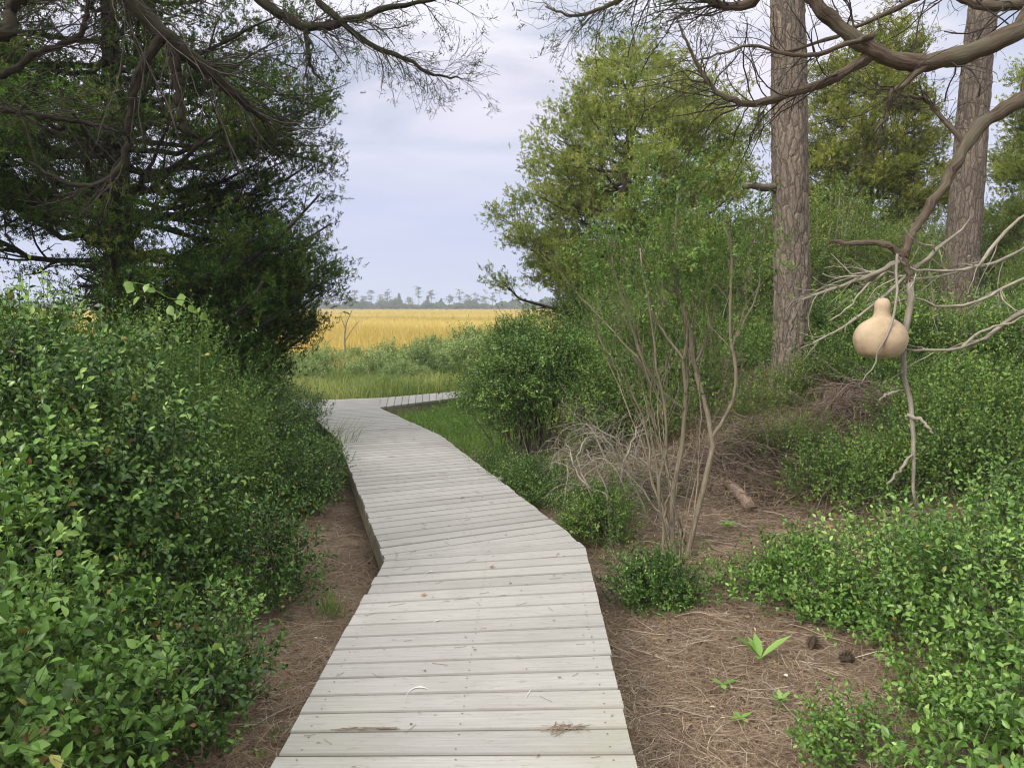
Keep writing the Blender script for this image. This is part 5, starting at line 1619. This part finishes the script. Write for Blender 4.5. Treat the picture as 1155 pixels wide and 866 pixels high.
    for i, (px, py) in enumerate([(478, 672), (905, 815), (640, 770), (520, 560), (870, 720), (760, 745), (555, 640), (935, 800), (845, 700), (340, 660), (316, 700), (785, 820)]):
        on = 478 <= px <= 660 and py < 780 and px != 640
        p = atz(px, py, .006) if on else hit(px, py) + [0, 0, .015]
        g = Geo(); leaves(g, np.zeros((1, 3)), np.array([[1., .1, .1]]), np.array([[.1, .2, 1.]]), .045, .026, U(0, 1, 1), 1, .15, .3)
        o = g.build('dry_leaf', M['dry_leaf']); o.location = tuple(p); o.rotation_euler = (0, 0, U(0, 6))
        tag(o, 'small curled dry leaf fallen on the boards' if on else 'small curled dry leaf fallen on the brown needles', 'leaf', 'dry leaves on the boards' if on else 'dry leaves on the needles')


litter()


# ------------------------------------------------------------------ dead brush heaps
def brush():
    # pale tangle beside the walk
    b = loc_(*hit(705, 628)[:2]); b[:2] = (.92, 6.0); b[2] = gz(b[0], b[1])
    root = empty('dead_shrub', b, 'tangle of pale dead arching branches beside the bend of the boards', 'dead shrub')
    g = Geo()
    Y = 5.9
    main = [[(712, 650), (708, 600), (700, 555), (680, 510), (665, 480), (655, 485)], [(715, 640), (712, 590), (705, 560), (690, 530), (676, 500), (682, 490), (690, 500)],
            [(690, 620), (668, 560), (655, 530), (652, 510), (662, 495), (678, 492)], [(705, 600), (700, 540), (712, 500), (720, 480)], [(730, 610), (725, 570), (700, 520), (680, 490), (660, 488)],
            [(700, 630), (690, 570), (672, 525), (660, 505)], [(760, 600), (730, 560), (700, 525), (672, 488)], [(745, 540), (725, 520), (700, 500), (670, 478)],
            [(690, 560), (660, 545), (645, 520), (640, 500)]]
    Ps = np.array([catmull([at(x, y, Y + .25 * math.sin(i * 2.1) + j * .04) for j, (x, y) in enumerate(m)], 14) for i, m in enumerate(main)])
    Ps += rng.normal(size=Ps.shape) * .008
    for p in Ps:
        p[0, 2] = min(p[0, 2], gz(p[0, 0], p[0, 1]) - .02) if p[0, 2] < .35 else p[0, 2]
    Rs = np.linspace(.012, .006, 14)[None] * U(.7, 1.1, len(main))[:, None]
    tubes(g, Ps, Rs, 6, tint=U(.3, .8, len(main)), rough=.06)
    P2, R2 = grow(Ps, Rs, 170, (.25, .75), (.4, 1.3), -.22, 8, .22, .25, .5)
    tubes(g, P2, np.clip(R2, .0016, .004), 4, tint=U(.2, .8, len(P2)))
    P3, R3 = grow(P2, R2, 380, (.12, .4), (.4, 1.1), -.14, 6, .22, .2, .6)
    tubes(g, P3, np.clip(R3, .001, .003), 3, tint=U(.2, .8, len(P3)))
    g.build('dead_branches', M['twig_pale'], root, offset=b)

    def heap(px, py, label, rx, ry, rz, n, mat):
        p = hit(px, py); p[2] = gz(p[0], p[1])
        root = empty('brush_heap', p, label, 'brush heap')
        g = Geo()
        a = U(0, 6.28, n); r = U(0, 1, n) ** .6
        c = np.stack([np.cos(a) * r * rx, np.sin(a) * r * ry, U(.0, 1, n) * rz * (1.05 - r)], 1)
        c[:, 2] += gz(c[:, 0] + p[0], c[:, 1] + p[1]) - p[2]
        az = U(0, 6.28, n); d = np.stack([np.cos(az), np.sin(az), U(-.25, .5, n)], 1)
        st = U(.03, .11, n)[:, None]; out = [c]
        for k in range(6):
            d = nrm(d + .18 * rng.normal(size=(n, 3)) + np.array([0, 0, -.10]))
            out.append(out[-1] + d * st)
        P = np.stack(out, 1)
        P[:, :, 2] = np.maximum(P[:, :, 2], gz(P[:, :, 0] + p[0], P[:, :, 1] + p[1]) - p[2] + .005)
        tubes(g, P, U(.0015, .0055, n)[:, None] * np.linspace(1, .5, 7)[None], 4, tint=U(.1, .9, n))
        g.build('twigs', M[mat], root)
    heap(955, 490, 'wide heap of brown dead twigs right of the straight pine foot', .95, .6, .55, 1100, 'brush')
    heap(840, 530, 'dark heap of dead twigs behind the forked stems', .85, .6, .5, 900, 'brush')
    heap(835, 440, 'tan heap of dry grass and twigs left of the straight pine foot', .7, .7, .35, 700, 'stem_tan')
    heap(720, 560, 'low heap of grey dead twigs under the pale dead tangle', .6, .5, .38, 520, 'stem_tan')
    heap(1090, 460, 'scattered dead twigs among shrubs at the far right', .9, .6, .2, 260, 'stem_tan')
    heap(905, 560, 'thin scatter of brown twigs between the log and mounded shrub', .7, .5, .12, 240, 'log')
    # pale curved thing lying on the dune
    p = hit(808, 417); Y = p[1]
    g = Geo()
    P = catmull([at(806, 412, Y), at(808, 416, Y), at(811, 419, Y), at(815, 420, Y)], 10) - p
    tubes(g, P, np.array([.006, .014, .02, .024, .026, .026, .025, .022, .016, .006]), 8)
    o = g.build('curved_shell', M['bone']); o.location = tuple(p + [0, 0, .03]); tag(o, 'small white curved object lying on the dune left of the straight pine', 'shell')
    g = Geo(); P = np.array([[x, .0, .012 * math.sin(3 * x * 20)] for x in np.linspace(-.06, .06, 9)]); tubes(g, P, .028 * np.sin(np.linspace(.4, 2.8, 9)), 8, rough=.1)
    o = g.build('clay_lump', M['pink']); q = hit(817, 424); o.location = (q[0], q[1], q[2] + .03); tag(o, 'pinkish lump just right of the small white curved object', 'stone')


brush()


# ------------------------------------------------------------------ air
def haze():
    g = Geo()
    x, y0, y1, z0, z1 = 900.0, -30.0, 700.0, -3.0, 22.0
    V = np.array([[sx_ * x, yy, zz] for zz in (z0, z1) for sx_, yy in ((-1, y0), (1, y0), (1, y1), (-1, y1))])
    g.add(V, np.array([[3, 2, 1, 0], [4, 5, 6, 7], [0, 1, 5, 4], [1, 2, 6, 5], [2, 3, 7, 6], [3, 0, 4, 7]]))
    m = bpy.data.materials.new('haze'); m.use_nodes = True
    nt = m.node_tree; nt.nodes.clear()
    o = nt.nodes.new('ShaderNodeOutputMaterial'); v = nt.nodes.new('ShaderNodeVolumePrincipled')
    v.inputs['Color'].default_value = (.86, .89, .97, 1); v.inputs['Density'].default_value = .0008
    nt.links.new(v.outputs[0], o.inputs['Volume'])
    ob = g.build('haze', m, smooth=False); ob['kind'] = 'stuff'; ob['label'] = 'thin pale air haze over the marsh'; ob['category'] = 'haze'


haze()
